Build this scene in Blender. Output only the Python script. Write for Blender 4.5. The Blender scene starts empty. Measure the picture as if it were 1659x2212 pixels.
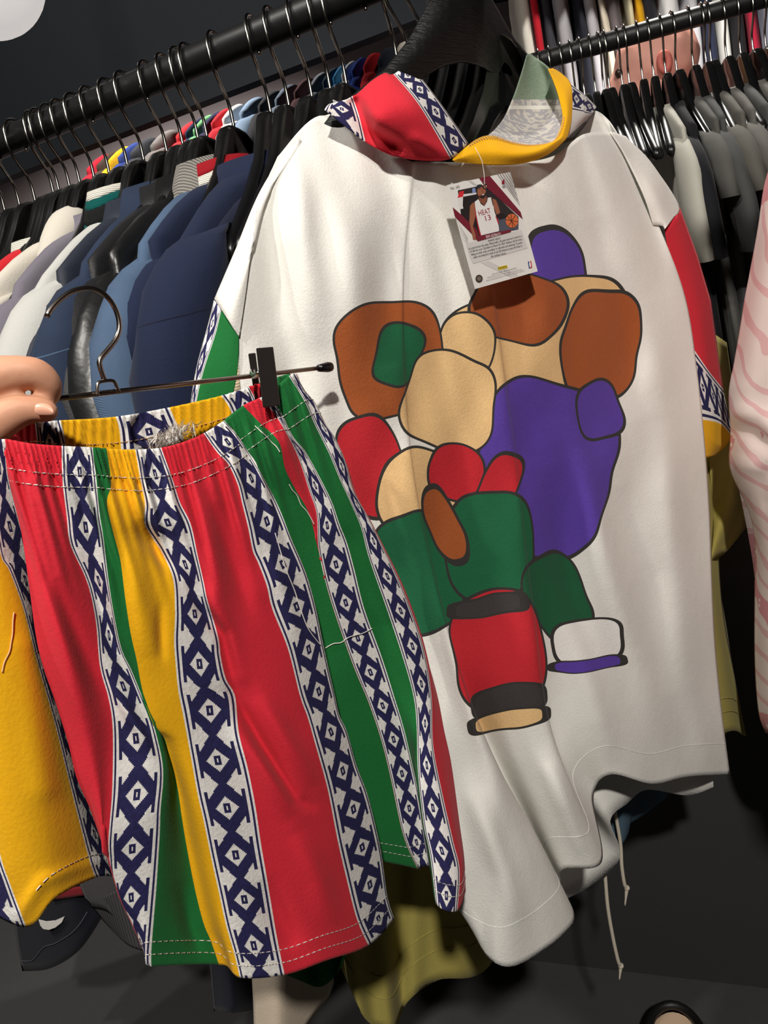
import bpy, bmesh, math, random
from mathutils import Vector, Matrix
random.seed(7)
S = bpy.context.scene
COL = S.collection

# ------------------------------------------------------------------ camera
FPX = 1628.0
ROLL, PITCH = math.radians(11), math.radians(9)
CAM = Vector((0, 0, 1.22))
_r0 = Vector((1, 0, 0)); FW = Vector((0, math.cos(PITCH), -math.sin(PITCH))); _u0 = Vector((0, math.sin(PITCH), math.cos(PITCH)))
RT = _r0 * math.cos(ROLL) - _u0 * math.sin(ROLL)
UP = _r0 * math.sin(ROLL) + _u0 * math.cos(ROLL)
cd = bpy.data.cameras.new('camera'); co = bpy.data.objects.new('camera', cd); COL.objects.link(co)
cd.sensor_fit = 'HORIZONTAL'; cd.sensor_width = 36; cd.lens = FPX * 36 / 1659; cd.clip_start = 0.01
m = Matrix((RT, UP, -FW)).transposed().to_4x4(); m.translation = CAM; co.matrix_world = m
S.camera = co

# ------------------------------------------------------------------ world, light, exposure
S.view_settings.view_transform = 'Standard'; S.view_settings.look = 'None'
S.view_settings.exposure = 0.0; S.view_settings.gamma = 1.0; S.view_settings.use_curve_mapping = False
w = bpy.data.worlds.new('shop_air'); S.world = w; w.use_nodes = True
w.node_tree.nodes['Background'].inputs[0].default_value = (1.0, 0.96, 0.92, 1); w.node_tree.nodes['Background'].inputs[1].default_value = 0.22

def spot(name, loc, aim, watt, deg, rad, col=(1, 0.95, 0.88), blend=0.5):
    l = bpy.data.lights.new(name, 'SPOT'); l.energy = watt; l.spot_size = math.radians(deg); l.spot_blend = blend
    l.shadow_soft_size = rad; l.color = col
    o = bpy.data.objects.new(name, l); COL.objects.link(o); o.location = loc
    o.rotation_euler = (Vector(aim) - Vector(loc)).to_track_quat('-Z', 'Y').to_euler()
    return o
spot('ceiling_spot_key', (0.10, -1.45, 2.75), (0.08, 0.75, 0.95), 260, 70, 0.06)
spot('ceiling_spot_left', (-0.95, -0.25, 2.85), (-0.05, 0.85, 1.15), 78, 75, 0.05)
spot('ceiling_spot_rack', (-1.3, 0.25, 2.85), (-0.35, 1.05, 1.3), 60, 70, 0.05)
spot('ceiling_spot_aisle', (1.05, 2.15, 3.0), (0.95, 2.0, 1.6), 130, 80, 0.06)
spot('ceiling_spot_high_rack', (0.9, 1.9, 3.05), (1.2, 2.9, 1.9), 55, 90, 0.06)
spot('ceiling_spot_soffit', (-0.7, 0.9, 3.0), (-0.6, 2.6, 2.35), 50, 110, 0.08, blend=1.0)  # unseen fill added to lift the dark soffit face
spot('ceiling_spot_far_left', (-0.6, 2.75, 3.0), (-0.5, 3.4, 1.9), 90, 120, 0.06)

# ------------------------------------------------------------------ helpers
def ray(x, y): return FW + RT * ((x - 829.5) / FPX) + UP * ((1106 - y) / FPX)
def at(x, y, d): return CAM + ray(x, y) * d
def atz(x, y, z): q = ray(x, y); return CAM + q * ((z - CAM.z) / q.z)
class Plane:                                        # an upright cloth plane standing in the shop
    def __init__(s, A, B, n=None):
        h = B - A; h.z = 0; h.normalize(); s.A, s.h = A.copy(), h
        s.n = Vector((h.y, -h.x, 0))
        if s.n.dot(CAM - A) < 0: s.n = -s.n
    def __call__(s, x, y, o=0.0):
        q = ray(x, y); return CAM + q * ((s.A + s.n * o - CAM).dot(s.n) / q.dot(s.n))

def lin(c):
    return tuple(((v / 255) / 12.92 if v / 255 <= .04045 else ((v / 255 + .055) / 1.055) ** 2.4) for v in c) + (1,)

MATS = {}
class NT:
    def __init__(s, name, rough=.85):
        s.m = bpy.data.materials.new(name); s.m.use_nodes = True; s.t = s.m.node_tree
        s.b = s.t.nodes['Principled BSDF']; s.b.inputs['Roughness'].default_value = rough
        s.b.inputs['Specular IOR Level'].default_value = .25
    def n(s, typ, **kw):
        x = s.t.nodes.new(typ)
        for k, v in kw.items(): setattr(x, k, v)
        return x
    def link(s, a, b): s.t.links.new(a, b)
    def M(s, op, *a):
        x = s.n('ShaderNodeMath', operation=op)
        for i, v in enumerate(a):
            if isinstance(v, (int, float)): x.inputs[i].default_value = v
            else: s.link(v, x.inputs[i])
        return x.outputs[0]
    def mix(s, f, a, b):
        x = s.n('ShaderNodeMix', data_type='RGBA')
        for sock, v in ((x.inputs[0], f), (x.inputs[6], a), (x.inputs[7], b)):
            if isinstance(v, (tuple, float, int)): sock.default_value = v
            else: s.link(v, sock)
        return x.outputs[2]
    def color(s, c):
        if isinstance(c, tuple): s.b.inputs['Base Color'].default_value = c
        else: s.link(c, s.b.inputs['Base Color'])
    def uv(s):
        x = s.n('ShaderNodeUVMap'); y = s.n('ShaderNodeSeparateXYZ'); s.link(x.outputs[0], y.inputs[0]); return y.outputs[0], y.outputs[1], x.outputs[0]
    def noise(s, scale, detail=3, vec=None, stretch=None):
        x = s.n('ShaderNodeTexNoise'); x.inputs['Scale'].default_value = scale; x.inputs['Detail'].default_value = detail
        if vec is None: vec = s.n('ShaderNodeTexCoord').outputs['Object']
        if stretch:
            mp = s.n('ShaderNodeMapping'); mp.inputs['Scale'].default_value = stretch; s.link(vec, mp.inputs[0]); vec = mp.outputs[0]
        s.link(vec, x.inputs['Vector']); return x.outputs[0]
    def bump(s, h, strength=.3, dist=.002):
        x = s.n('ShaderNodeBump'); x.inputs['Strength'].default_value = strength; x.inputs['Distance'].default_value = dist
        s.link(h, x.inputs['Height']); s.link(x.outputs[0], s.b.inputs['Normal'])

def fabric(name, rgb, var=.10, bump=.35, rough=.9, scale=420, big=14, dist=.0015, sheen=.04):
    if name in MATS: return MATS[name]
    t = NT(name, rough); c = lin(rgb)
    f1 = t.noise(scale, 2); f2 = t.noise(big, 4)
    mx = t.M('MULTIPLY', t.M('ADD', t.M('SUBTRACT', f1, .5), t.M('MULTIPLY', t.M('SUBTRACT', f2, .5), .7)), 2 * var)
    lo = tuple(v * .72 for v in c[:3]) + (1,); hi = tuple(min(1, v * 1.28) for v in c[:3]) + (1,)
    t.color(t.mix(t.M('ADD', mx, .5), lo, hi))
    t.bump(t.M('ADD', t.M('MULTIPLY', f1, .5), f2), bump, dist)
    t.b.inputs['Sheen Weight'].default_value = sheen; t.b.inputs['Sheen Roughness'].default_value = .5
    MATS[name] = t.m; return t.m

def plain(name, rgb, rough=.5, metal=0.0, spec=.5, bump=None, coat=0):
    if name in MATS: return MATS[name]
    t = NT(name, rough); c = lin(rgb)
    f = t.noise(30, 3)
    t.color(t.mix(f, tuple(v * .93 for v in c[:3]) + (1,), tuple(min(1, v * 1.07) for v in c[:3]) + (1,)))
    t.b.inputs['Metallic'].default_value = metal; t.b.inputs['Specular IOR Level'].default_value = spec
    t.b.inputs['Coat Weight'].default_value = coat
    if bump: t.bump(t.noise(bump[0], 3, stretch=bump[2] if len(bump) > 2 else None), bump[1], .002)
    MATS[name] = t.m; return t.m

def denim(name, rgb):
    if name in MATS: return MATS[name]
    t = NT(name, .9); c = lin(rgb)
    wv = t.n('ShaderNodeTexWave'); wv.bands_direction = 'DIAGONAL'; wv.inputs['Scale'].default_value = 260; wv.inputs['Distortion'].default_value = 2.5
    t.link(t.n('ShaderNodeTexCoord').outputs['Object'], wv.inputs['Vector'])
    f2 = t.noise(18, 5)
    f = t.M('MULTIPLY', t.M('ADD', wv.outputs['Fac'], f2), .5)
    t.color(t.mix(f, tuple(v * .5 for v in c[:3]) + (1,), tuple(min(1, v * 1.6 + .01) for v in c[:3]) + (1,)))
    t.bump(wv.outputs['Fac'], .3, .001); MATS[name] = t.m; return t.m

def ribbed(name, rgb, scale=150, axis='Z', c2=None):
    if name in MATS: return MATS[name]
    t = NT(name, .9); c = lin(rgb)
    wv = t.n('ShaderNodeTexWave'); wv.bands_direction = axis; wv.inputs['Scale'].default_value = scale; wv.inputs['Distortion'].default_value = .6
    t.link(t.n('ShaderNodeTexCoord').outputs['Object'], wv.inputs['Vector'])
    t.color(t.mix(wv.outputs['Fac'], lin(c2) if c2 else tuple(v * .55 for v in c[:3]) + (1,), c))
    t.bump(wv.outputs['Fac'], .6, .002); MATS[name] = t.m; return t.m

def aztec():
    t = NT('woven_motif_navy_white', .9)
    s, v, _ = t.uv(); M = t.M
    x = M('MULTIPLY', M('SUBTRACT', s, .5), 2.0)
    y = M('MULTIPLY', M('SUBTRACT', M('FRACT', v), .5), 2.0)
    ax = M('ABSOLUTE', x)
    q = 22.0
    X = M('DIVIDE', M('DIVIDE', M('ROUND', M('MULTIPLY', ax, q)), q), .70)
    Y = M('DIVIDE', M('ROUND', M('MULTIPLY', M('ABSOLUTE', y), q * .8)), q * .8)
    big = M('LESS_THAN', M('ADD', X, Y), 1.20)
    bar = M('MULTIPLY', M('GREATER_THAN', X, .84), M('LESS_THAN', Y, .70))
    navy = M('MAXIMUM', big, bar)
    dia = M('LESS_THAN', M('ADD', M('DIVIDE', X, .56), M('DIVIDE', Y, .50)), 1.0)
    r1 = M('MULTIPLY', M('LESS_THAN', X, .16), M('LESS_THAN', Y, .18))
    r2 = M('MULTIPLY', M('LESS_THAN', X, .06), M('LESS_THAN', Y, .08))
    navy = M('MULTIPLY', navy, M('SUBTRACT', 1.0, M('SUBTRACT', dia, M('SUBTRACT', r1, r2))))
    inner = M('LESS_THAN', ax, .70)
    line = M('MULTIPLY', M('GREATER_THAN', ax, .82), M('LESS_THAN', ax, .91))
    navy = M('MAXIMUM', M('MULTIPLY', navy, inner), line)
    f1 = t.noise(420, 2)
    wht = t.mix(f1, lin((212, 208, 204)), lin((240, 238, 234))); nv = t.mix(f1, lin((28, 27, 62)), lin((46, 44, 92)))
    t.color(t.mix(navy, wht, nv)); t.bump(f1, .35, .0012)
    return t.m

def tag(o, label=None, cat=None, group=None, kind=None):
    if label: o['label'] = label
    if cat: o['category'] = cat
    if group: o['group'] = group
    if kind: o['kind'] = kind
    return o
def thing(name, label, cat, loc=(0, 0, 0), group=None):
    o = bpy.data.objects.new(name, None); COL.objects.link(o); o.location = loc; o.empty_display_size = .05
    return tag(o, label, cat, group)
def mesh(name, verts, faces, mats, parent=None, uvs=None, fm=None, smooth=True, thick=0, sub=0):
    """one mesh object; verts are world points, stored relative to the parent's place"""
    org = parent_loc(parent)
    me = bpy.data.meshes.new(name); me.from_pydata([tuple(Vector(v) - org) for v in verts], [], faces)
    for mm in (mats if isinstance(mats, (list, tuple)) else [mats]): me.materials.append(mm)
    if fm: me.polygons.foreach_set('material_index', fm)
    if smooth: me.polygons.foreach_set('use_smooth', [True] * len(me.polygons))
    if uvs:
        ul = me.uv_layers.new(name='UVMap')
        for p in me.polygons:
            for li, vi in zip(p.loop_indices, p.vertices): pass
        k = 0
        for p in me.polygons:
            for j, li in enumerate(p.loop_indices): ul.data[li].uv = uvs[k][j]
            k += 1
    me.update()
    o = bpy.data.objects.new(name, me); COL.objects.link(o)
    if parent: o.parent = parent
    if thick:
        sd = o.modifiers.new('cloth_thickness', 'SOLIDIFY'); sd.thickness = thick; sd.offset = -1 if thick > 0 else 1
    if sub:
        ss = o.modifiers.new('smooth', 'SUBSURF'); ss.levels = sub; ss.render_levels = sub
    return o
def parent_loc(p):
    v = Vector((0, 0, 0))
    while p: v = v + p.location; p = p.parent
    return v
def resample(pl, n, ycut=None):
    """evenly spaced points along a smooth curve through pl (tuples of 3)"""
    pts = []
    L = len(pl)
    for i in range(L - 1):
        p0, p1, p2, p3 = (Vector(pl[max(0, i - 1)]), Vector(pl[i]), Vector(pl[i + 1]), Vector(pl[min(L - 1, i + 2)]))
        for k in range(12):
            t = k / 12; pts.append(.5 * ((2 * p1) + (p2 - p0) * t + (2 * p0 - 5 * p1 + 4 * p2 - p3) * t * t + (3 * p1 - p0 - 3 * p2 + p3) * t ** 3))
    pts.append(Vector(pl[-1]))
    ac = [0]
    for a, b in zip(pts, pts[1:]): ac.append(ac[-1] + (Vector((b.x - a.x, b.y - a.y, 0))).length + 1e-9)
    out = []; j = 0
    for i in range(n):
        t = ac[-1] * i / (n - 1)
        while j < len(ac) - 2 and ac[j + 1] < t: j += 1
        f = (t - ac[j]) / (ac[j + 1] - ac[j]); out.append(pts[j].lerp(pts[j + 1], min(1, max(0, f))))
    return out
def catmull(p, i, t, n):
    p0, p1, p2, p3 = p[max(0, i - 1)], p[i], p[i + 1], p[min(n - 1, i + 2)]
    return .5 * ((2 * p1) + (p2 - p0) * t + (2 * p0 - 5 * p1 + 4 * p2 - p3) * t * t + (3 * p1 - p0 - 3 * p2 + p3) * t ** 3)
def c3(col): return [(q[0], q[1], q[2] if len(q) > 2 else 0.0) for q in col]

def sheet(name, plane, cols, mats, stripe=None, rows=60, sub=8, parent=None, disp=None, period=.033, thick=.0012, uvpx=False, transpose=False, smoothu=True, uvs_s=None):
    """cloth surface through the given columns; stripe[i] is the material between column i and i+1"""
    cols = [resample(c3(c), rows) for c in cols]
    n = len(cols); grid = []
    us = []
    for i in range(n - 1):
        for k in range(sub): us.append((i, k / sub))
    us.append((n - 2, 1.0))
    for j in range(rows):
        rowp = [c[j] for c in cols]; r_ = []
        for (i, t) in us:
            q = catmull(rowp, i, t, n) if smoothu and (rowp[i].xy - rowp[i + 1].xy).length > 4 else rowp[i].lerp(rowp[i + 1], t)
            o = q.z + (disp(q.x, q.y, (i + t), j / (rows - 1)) if disp else 0)
            r_.append((plane(q.x, q.y, o), (q.x, q.y)))
        grid.append(r_)
    W = len(us); verts = [g[0] for r_ in grid for g in r_]; px = [g[1] for r_ in grid for g in r_]
    # length along each column
    ln = [[0] * W for _ in range(rows)]
    for j in range(1, rows):
        for k in range(W): ln[j][k] = ln[j - 1][k] + (grid[j][k][0] - grid[j - 1][k][0]).length
    faces, fm, uvs = [], [], []
    for j in range(rows - 1):
        for k in range(W - 1):
            a, b, c_, d = j * W + k, j * W + k + 1, (j + 1) * W + k + 1, (j + 1) * W + k
            faces.append((a, b, c_, d)); i = us[k][0]; fm.append(stripe[i] if stripe else 0)
            s0, s1 = us[k][1], us[k + 1][1] if us[k + 1][0] == i else 1.0
            if uvpx: uvs.append([(px[q][0] / 1000, px[q][1] / 1000) for q in (a, b, c_, d)])
            else:
                i0 = i * sub; i1 = min(W - 1, (i + 1) * sub)
                m0 = (ln[j][i0] + ln[j][i1]) / 2; m1 = (ln[j + 1][i0] + ln[j + 1][i1]) / 2
                if uvs_s:
                    lo0, hi0 = uvs_s(i, j / (rows - 1)); lo1, hi1 = uvs_s(i, (j + 1) / (rows - 1))
                else: lo0, hi0, lo1, hi1 = 0, 1, 0, 1
                uvs.append([(lo0 + (hi0 - lo0) * s0, m0 / period), (lo0 + (hi0 - lo0) * s1, m0 / period), (lo1 + (hi1 - lo1) * s1, m1 / period), (lo1 + (hi1 - lo1) * s0, m1 / period)])
    o = mesh(name, verts, faces, mats, parent, uvs, fm, True, 0)
    # orient towards plane normal, then thickness goes away from the camera side
    me = o.data
    avg = sum((p.normal for p in me.polygons), Vector())
    if avg.dot(plane.n) < 0: me.flip_normals()
    if thick:
        sd = o.modifiers.new('cloth_thickness', 'SOLIDIFY'); sd.thickness = thick; sd.offset = -1
    o['_w'] = W
    return o, grid

def tube(name, pts, rad, mat, parent=None, seg=8, closed=False, caps=True, rads=None):
    pts = [Vector(p) for p in pts]; n = len(pts); verts, faces = [], []
    prev = None
    for i, p in enumerate(pts):
        if closed: d = pts[(i + 1) % n] - pts[i - 1]
        else: d = pts[min(n - 1, i + 1)] - pts[max(0, i - 1)]
        d.normalize()
        if prev is None:
            a = Vector((0, 0, 1)) if abs(d.z) < .9 else Vector((1, 0, 0)); x = d.cross(a).normalized()
        else:
            x = (prev - d * prev.dot(d)).normalized()
        prev = x; y = d.cross(x); r_ = rads[i] if rads else rad
        for k in range(seg):
            an = 2 * math.pi * k / seg; verts.append(p + x * (math.cos(an) * r_) + y * (math.sin(an) * r_))
    for i in range(n if closed else n - 1):
        for k in range(seg):
            a = i * seg + k; b = i * seg + (k + 1) % seg; i2 = (i + 1) % n
            faces.append((a, b, i2 * seg + (k + 1) % seg, i2 * seg + k))
    if caps and not closed:
        faces.append(tuple(range(seg - 1, -1, -1))); faces.append(tuple((n - 1) * seg + k for k in range(seg)))
    return mesh(name, verts, faces, mat, parent)
def smoothpath(pts, n): return resample3([Vector(p) for p in pts], n)
def resample3(pl, n):
    pts = []; L = len(pl)
    for i in range(L - 1):
        p0, p1, p2, p3 = pl[max(0, i - 1)], pl[i], pl[i + 1], pl[min(L - 1, i + 2)]
        for k in range(10):
            t = k / 10; pts.append(.5 * ((2 * p1) + (p2 - p0) * t + (2 * p0 - 5 * p1 + 4 * p2 - p3) * t * t + (3 * p1 - p0 - 3 * p2 + p3) * t ** 3))
    pts.append(pl[-1].copy()); ac = [0]
    for a, b in zip(pts, pts[1:]): ac.append(ac[-1] + (b - a).length + 1e-9)
    out = []; j = 0
    for i in range(n):
        t = ac[-1] * i / (n - 1)
        while j < len(ac) - 2 and ac[j + 1] < t: j += 1
        out.append(pts[j].lerp(pts[j + 1], min(1, max(0, (t - ac[j]) / (ac[j + 1] - ac[j])))))
    return out
def box_verts(c, ax, ay, az):
    c = Vector(c); v = [c + ax * sx + ay * sy + az * sz for sz in (-1, 1) for sy in (-1, 1) for sx in (-1, 1)]
    f = [(0, 2, 3, 1), (4, 5, 7, 6), (0, 1, 5, 4), (2, 6, 7, 3), (0, 4, 6, 2), (1, 3, 7, 5)]
    return v, f
def box(name, c, ax, ay, az, mat, parent=None, bevel=0):
    v, f = box_verts(c, Vector(ax), Vector(ay), Vector(az)); o = mesh(name, v, f, mat, parent, smooth=False)
    if bevel:
        b = o.modifiers.new('round_edges', 'BEVEL'); b.width = bevel; b.segments = 3
    return o
def stitches(name, grid, j, mat, parent, plane, k0=0, k1=None, rad=.00035, lift=.0006, dash=3):
    """a run of thread laid on a cloth row"""
    row = [g[0] + plane.n * lift for g in grid[j]][k0:k1]
    L = sum((b - a).length for a, b in zip(row, row[1:])); n = max(6, int(L / .0016)) if dash else len(row) * 2
    pts = resample3(row, n)
    if not dash: return tube(name, pts, rad, mat, parent, seg=5)
    verts, faces = [], []
    for q in range(0, n - 3, 3):
        b0 = len(verts); up_ = (pts[q + 2] - pts[q]).cross(plane.n).normalized() * rad; nn = plane.n * rad
        for p in (pts[q], pts[q + 1], pts[q + 2]): verts += [p + up_, p + nn, p - up_, p - nn]
        for r_ in range(2):
            for k in range(4): faces.append((b0 + r_ * 4 + k, b0 + r_ * 4 + (k + 1) % 4, b0 + r_ * 4 + 4 + (k + 1) % 4, b0 + r_ * 4 + 4 + k))
        faces += [(b0, b0 + 1, b0 + 2, b0 + 3), (b0 + 8, b0 + 9, b0 + 10, b0 + 11)]
    return mesh(name, verts, faces, mat, parent)
def copy_tree(o, parent=None):
    c = o.copy(); COL.objects.link(c); c.parent = parent
    for ch in o.children: copy_tree(ch, c)
    return c

# ------------------------------------------------------------------ materials
M_RED = fabric('cotton_red', (205, 38, 54)); M_GREEN = fabric('cotton_green', (22, 104, 48)); M_YEL = fabric('cotton_yellow', (238, 172, 14))
M_AZ = aztec()
M_THREAD = fabric('thread_white', (228, 222, 214), .02, 0); M_THREADY = fabric('thread_tan', (232, 190, 140), .02, 0)
M_WHITE = fabric('cotton_white', (226, 224, 218), .05, .45, scale=520, big=40)
M_CHROME = plain('chrome', (200, 196, 188), .16, 1.0)
M_STEEL = plain('brushed_gunmetal', (160, 150, 142), .26, 1.0)
M_BLACKPL = plain('hanger_black_gloss', (12, 12, 13), .32, 0, .5)
M_BLACKWOOD = plain('hanger_black_wood', (11, 11, 12), .45, 0, .4, (60, .9, (1, 1, 9)))
M_RAIL = plain('rail_black_paint', (20, 20, 21), .45, 0, .4)
M_CLIP = plain('clip_dark_plastic', (38, 36, 34), .42, 0, .4)
M_SKIN = fabric('skin', (214, 158, 128), .05, .18, .5, 300, 60, .0008, .0)
M_SKIN.node_tree.nodes['Principled BSDF'].inputs['Subsurface Weight'].default_value = .12
M_SKIN.node_tree.nodes['Principled BSDF'].inputs['Subsurface Radius'].default_value = (.01, .004, .002)

# ------------------------------------------------------------------ the room
RA = at(780, -20, .87); RB = atz(0, 312, RA.z)
H1 = (RA - RB).normalized(); N1 = Vector((-H1.y, H1.x, 0))          # along rail to the right; away from the viewer
if N1.y < 0: N1 = -N1
Z1 = RA.z
R2A = at(1400, 66, 1.55); Z2 = R2A.z; R2B = atz(1180, 128, Z2); H2 = (R2A - R2B).normalized(); N2 = Vector((-H2.y, H2.x, 0))
if N2.y < 0: N2 = -N2
def struct(name, c, ax, ay, az, mat):
    o = box(name, c, ax, ay, az, mat); o['kind'] = 'structure'; return o
M_FLOOR = fabric('floor_dark_concrete', (70, 70, 70), .15, .2, .75, 60, 4, .003, 0)
M_PART = fabric('partition_charcoal_paint', (56, 56, 57), .06, .12, .7, 90, 5, .002, 0)
M_DARKWALL = fabric('wall_black_paint', (58, 62, 68), .08, .1, .8, 40, 3, .002, 0)
M_GREYWALL = fabric('wall_grey_paint', (86, 86, 90), .05, .1, .8, 40, 3, .002, 0)
M_PALEWALL = fabric('wall_pale_paint', (222, 208, 210), .03, .05, .8, 40, 3, .002, 0)
X, Y, Zv = Vector((1, 0, 0)), Vector((0, 1, 0)), Vector((0, 0, 1))
struct('floor', (0, 1, -.05), X * 4, Y * 4, Zv * .05, M_FLOOR)
struct('ceiling', (0, 1, 3.15), X * 4, Y * 4, Zv * .05, M_DARKWALL)
struct('wall_back', (0, 4.4, 1.55), X * 4, Y * .05, Zv * 1.55, M_PALEWALL)
struct('wall_left', (-3.2, 1, 1.55), X * .05, Y * 4, Zv * 1.55, M_GREYWALL)
struct('wall_right', (3.2, 1, 1.55), X * .05, Y * 4, Zv * 1.55, M_GREYWALL)
struct('wall_front', (0, -2.4, 1.55), X * 4, Y * .05, Zv * 1.55, M_GREYWALL)
pc = RA + N1 * .45; pz = .50
struct('wall_partition', (pc + H1 * (.12)).xy.to_3d() + Zv * pz, H1 * 1.02, N1 * .015, Zv * pz, M_PART)
# black soffit over the far racks
s1 = atz(-150, 452, 2.18); s2 = atz(930, 38, 2.18); sm = (s1 + s2) / 2; sh = (s2 - s1) / 2; sn = Vector((-sh.y, sh.x, 0)).normalized()
struct('trim_soffit', sm + Zv * .46, sh * 1.0, sn * .02, Zv * .46, M_DARKWALL)

# ------------------------------------------------------------------ rails
def rail(name, label, a, b, z, nscrew):
    t = thing(name, label, 'rail', (a + b) / 2)
    tube('bar', [a, (a + b) / 2, b], .0185, M_RAIL, t, 20)
    d = (b - a)
    for i in range(nscrew):
        p = a + d * ((i + .5 + .18 * math.sin(i * 5.1)) / nscrew)
        tube('screw', [p - Zv * .0170, p - Zv * .0215, p - Zv * .0225], .0028, M_STEEL, t, 8, rads=[.0018, .0026, .001])
    return t
rail('clothes_rail', 'thick black clothes rail with small screws, nearest the viewer', RB - H1 * .35, RA + H1 * .9, Z1, 34)
rail('clothes_rail', 'black clothes rail behind the white shirt, holding grey shirts', R2B - H2 * .3, R2A + H2 * .75, Z2, 2)

# ------------------------------------------------------------------ hangers
PROF = [(0, 0), (.018, -.001), (.03, -.006), (.042, -.018), (.054, -.038), (.075, -.070), (.11, -.106), (.155, -.145), (.19, -.174), (.2, -.186), (.197, -.198), (.184, -.198),
        (.15, -.178), (.105, -.146), (.06, -.108), (.03, -.088), (0, -.083)]
def hanger_proto(name, label, group, hx, hn):
    """hx: towards the viewer across the rail; hn: along the rail"""
    t = thing(name, label, 'hanger', (0, 0, 0), group)
    pr = PROF + [(-x, z) for x, z in reversed(PROF[1:-1])]
    th = .0075; verts, faces = [], []; n = len(pr)
    cen = Vector((0, -.05))
    lay = [(-th, .90), (-th * .8, .975), (-th * .3, 1), (th * .3, 1), (th * .8, .975), (th, .90)]
    for off, s in lay:
        for (x, z) in pr:
            zz = z
            inset = (1 - s) * .05
            q = Vector((x, zz)); top = -.0 - .045 - abs(x) * .75
            zc = (zz - top); zz2 = zz - math.copysign(min(abs(zc), inset), zc)
            verts.append(hx * x * (1 - (1 - s) * .25) + hn * off + Zv * (-.092 + zz2))
    for L in range(len(lay) - 1):
        for i in range(n):
            a = L * n + i; b = L * n + (i + 1) % n; faces.append((a, b, b + n, a + n))
    # end caps as strips between upper and lower outline
    for L, flip in ((0, 1), (len(lay) - 1, 0)):
        base = L * n; m_ = len(PROF) - 1
        # upper idx i (0..11), lower idx
        up = list(range(0, 11)); lowr = [16 - k for k in range(0, 6)]
        tri = bmesh.new()
        face = tuple(base + i for i in range(n)); faces.append(face[::-1] if not flip else face)
    mesh('body', verts, faces, M_BLACKPL, t, smooth=True)
    path = [(-.0225, -.004), (-.0215, .008), (-.013, .0188), (0, .022), (.013, .019), (.0215, .009), (.0245, -.006), (.023, -.022), (.015, -.038), (.005, -.053), (0, -.066), (0, -.094)]
    tube('hook', resample3([hx * x + Zv * z for x, z in path], 34), .0022, M_CHROME, t, 8)
    return t
hp = hanger_proto('clothes_hanger', 'black clothes hanger with chrome hook on the nearest rail', 'hangers on the nearest rail', -N1, H1)
HX1 = [-95, -60, -28, 5, 45, 57, 80, 102, 133, 165, 205, 240, 290, 325, 358, 377, 435, 515, 555, 605, 645, 680, 792]
def on_rail1(px):
    # point of rail 1 seen in column px (solved on the rail line)
    lo, hi = -1.2, 1.2
    for _ in range(50):
        md = (lo + hi) / 2; p = RA + H1 * md; v = p - CAM; x = 829.5 + FPX * v.dot(RT) / v.dot(FW)
        if x < px: lo = md
        else: hi = md
    return RA + H1 * lo
def on_rail2(px):
    lo, hi = -1.2, 1.2
    for _ in range(50):
        md = (lo + hi) / 2; p = R2A + H2 * md; v = p - CAM; x = 829.5 + FPX * v.dot(RT) / v.dot(FW)
        if x < px: lo = md
        else: hi = md
    return R2A + H2 * lo
for i, px in enumerate(HX1):
    o = hp if i == 0 else copy_tree(hp)
    o.location = on_rail1(px + 36); o.rotation_euler.z = math.radians(random.uniform(-5, 5))
for k_ in range(6):
    o = copy_tree(hp); o.location = on_rail1(850 + 38 * k_) + N1 * .012; o.rotation_euler.z = math.radians(-30 + 3 * k_)
hp2 = hanger_proto('clothes_hanger', 'black clothes hanger with chrome hook on the rail behind the shirt', 'hangers on the rail behind', -N2, H2)
HX2 = [1160, 1183, 1208, 1228, 1246, 1270, 1288, 1300, 1328, 1343, 1372, 1396, 1422, 1446, 1482, 1510, 1521, 1554, 1585, 1612, 1640, 1668]
for i, px in enumerate(HX2):
    o = hp2 if i == 0 else copy_tree(hp2)
    o.location = on_rail2(px + 4); o.rotation_euler.z = math.radians(random.uniform(-7, 7))

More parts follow.
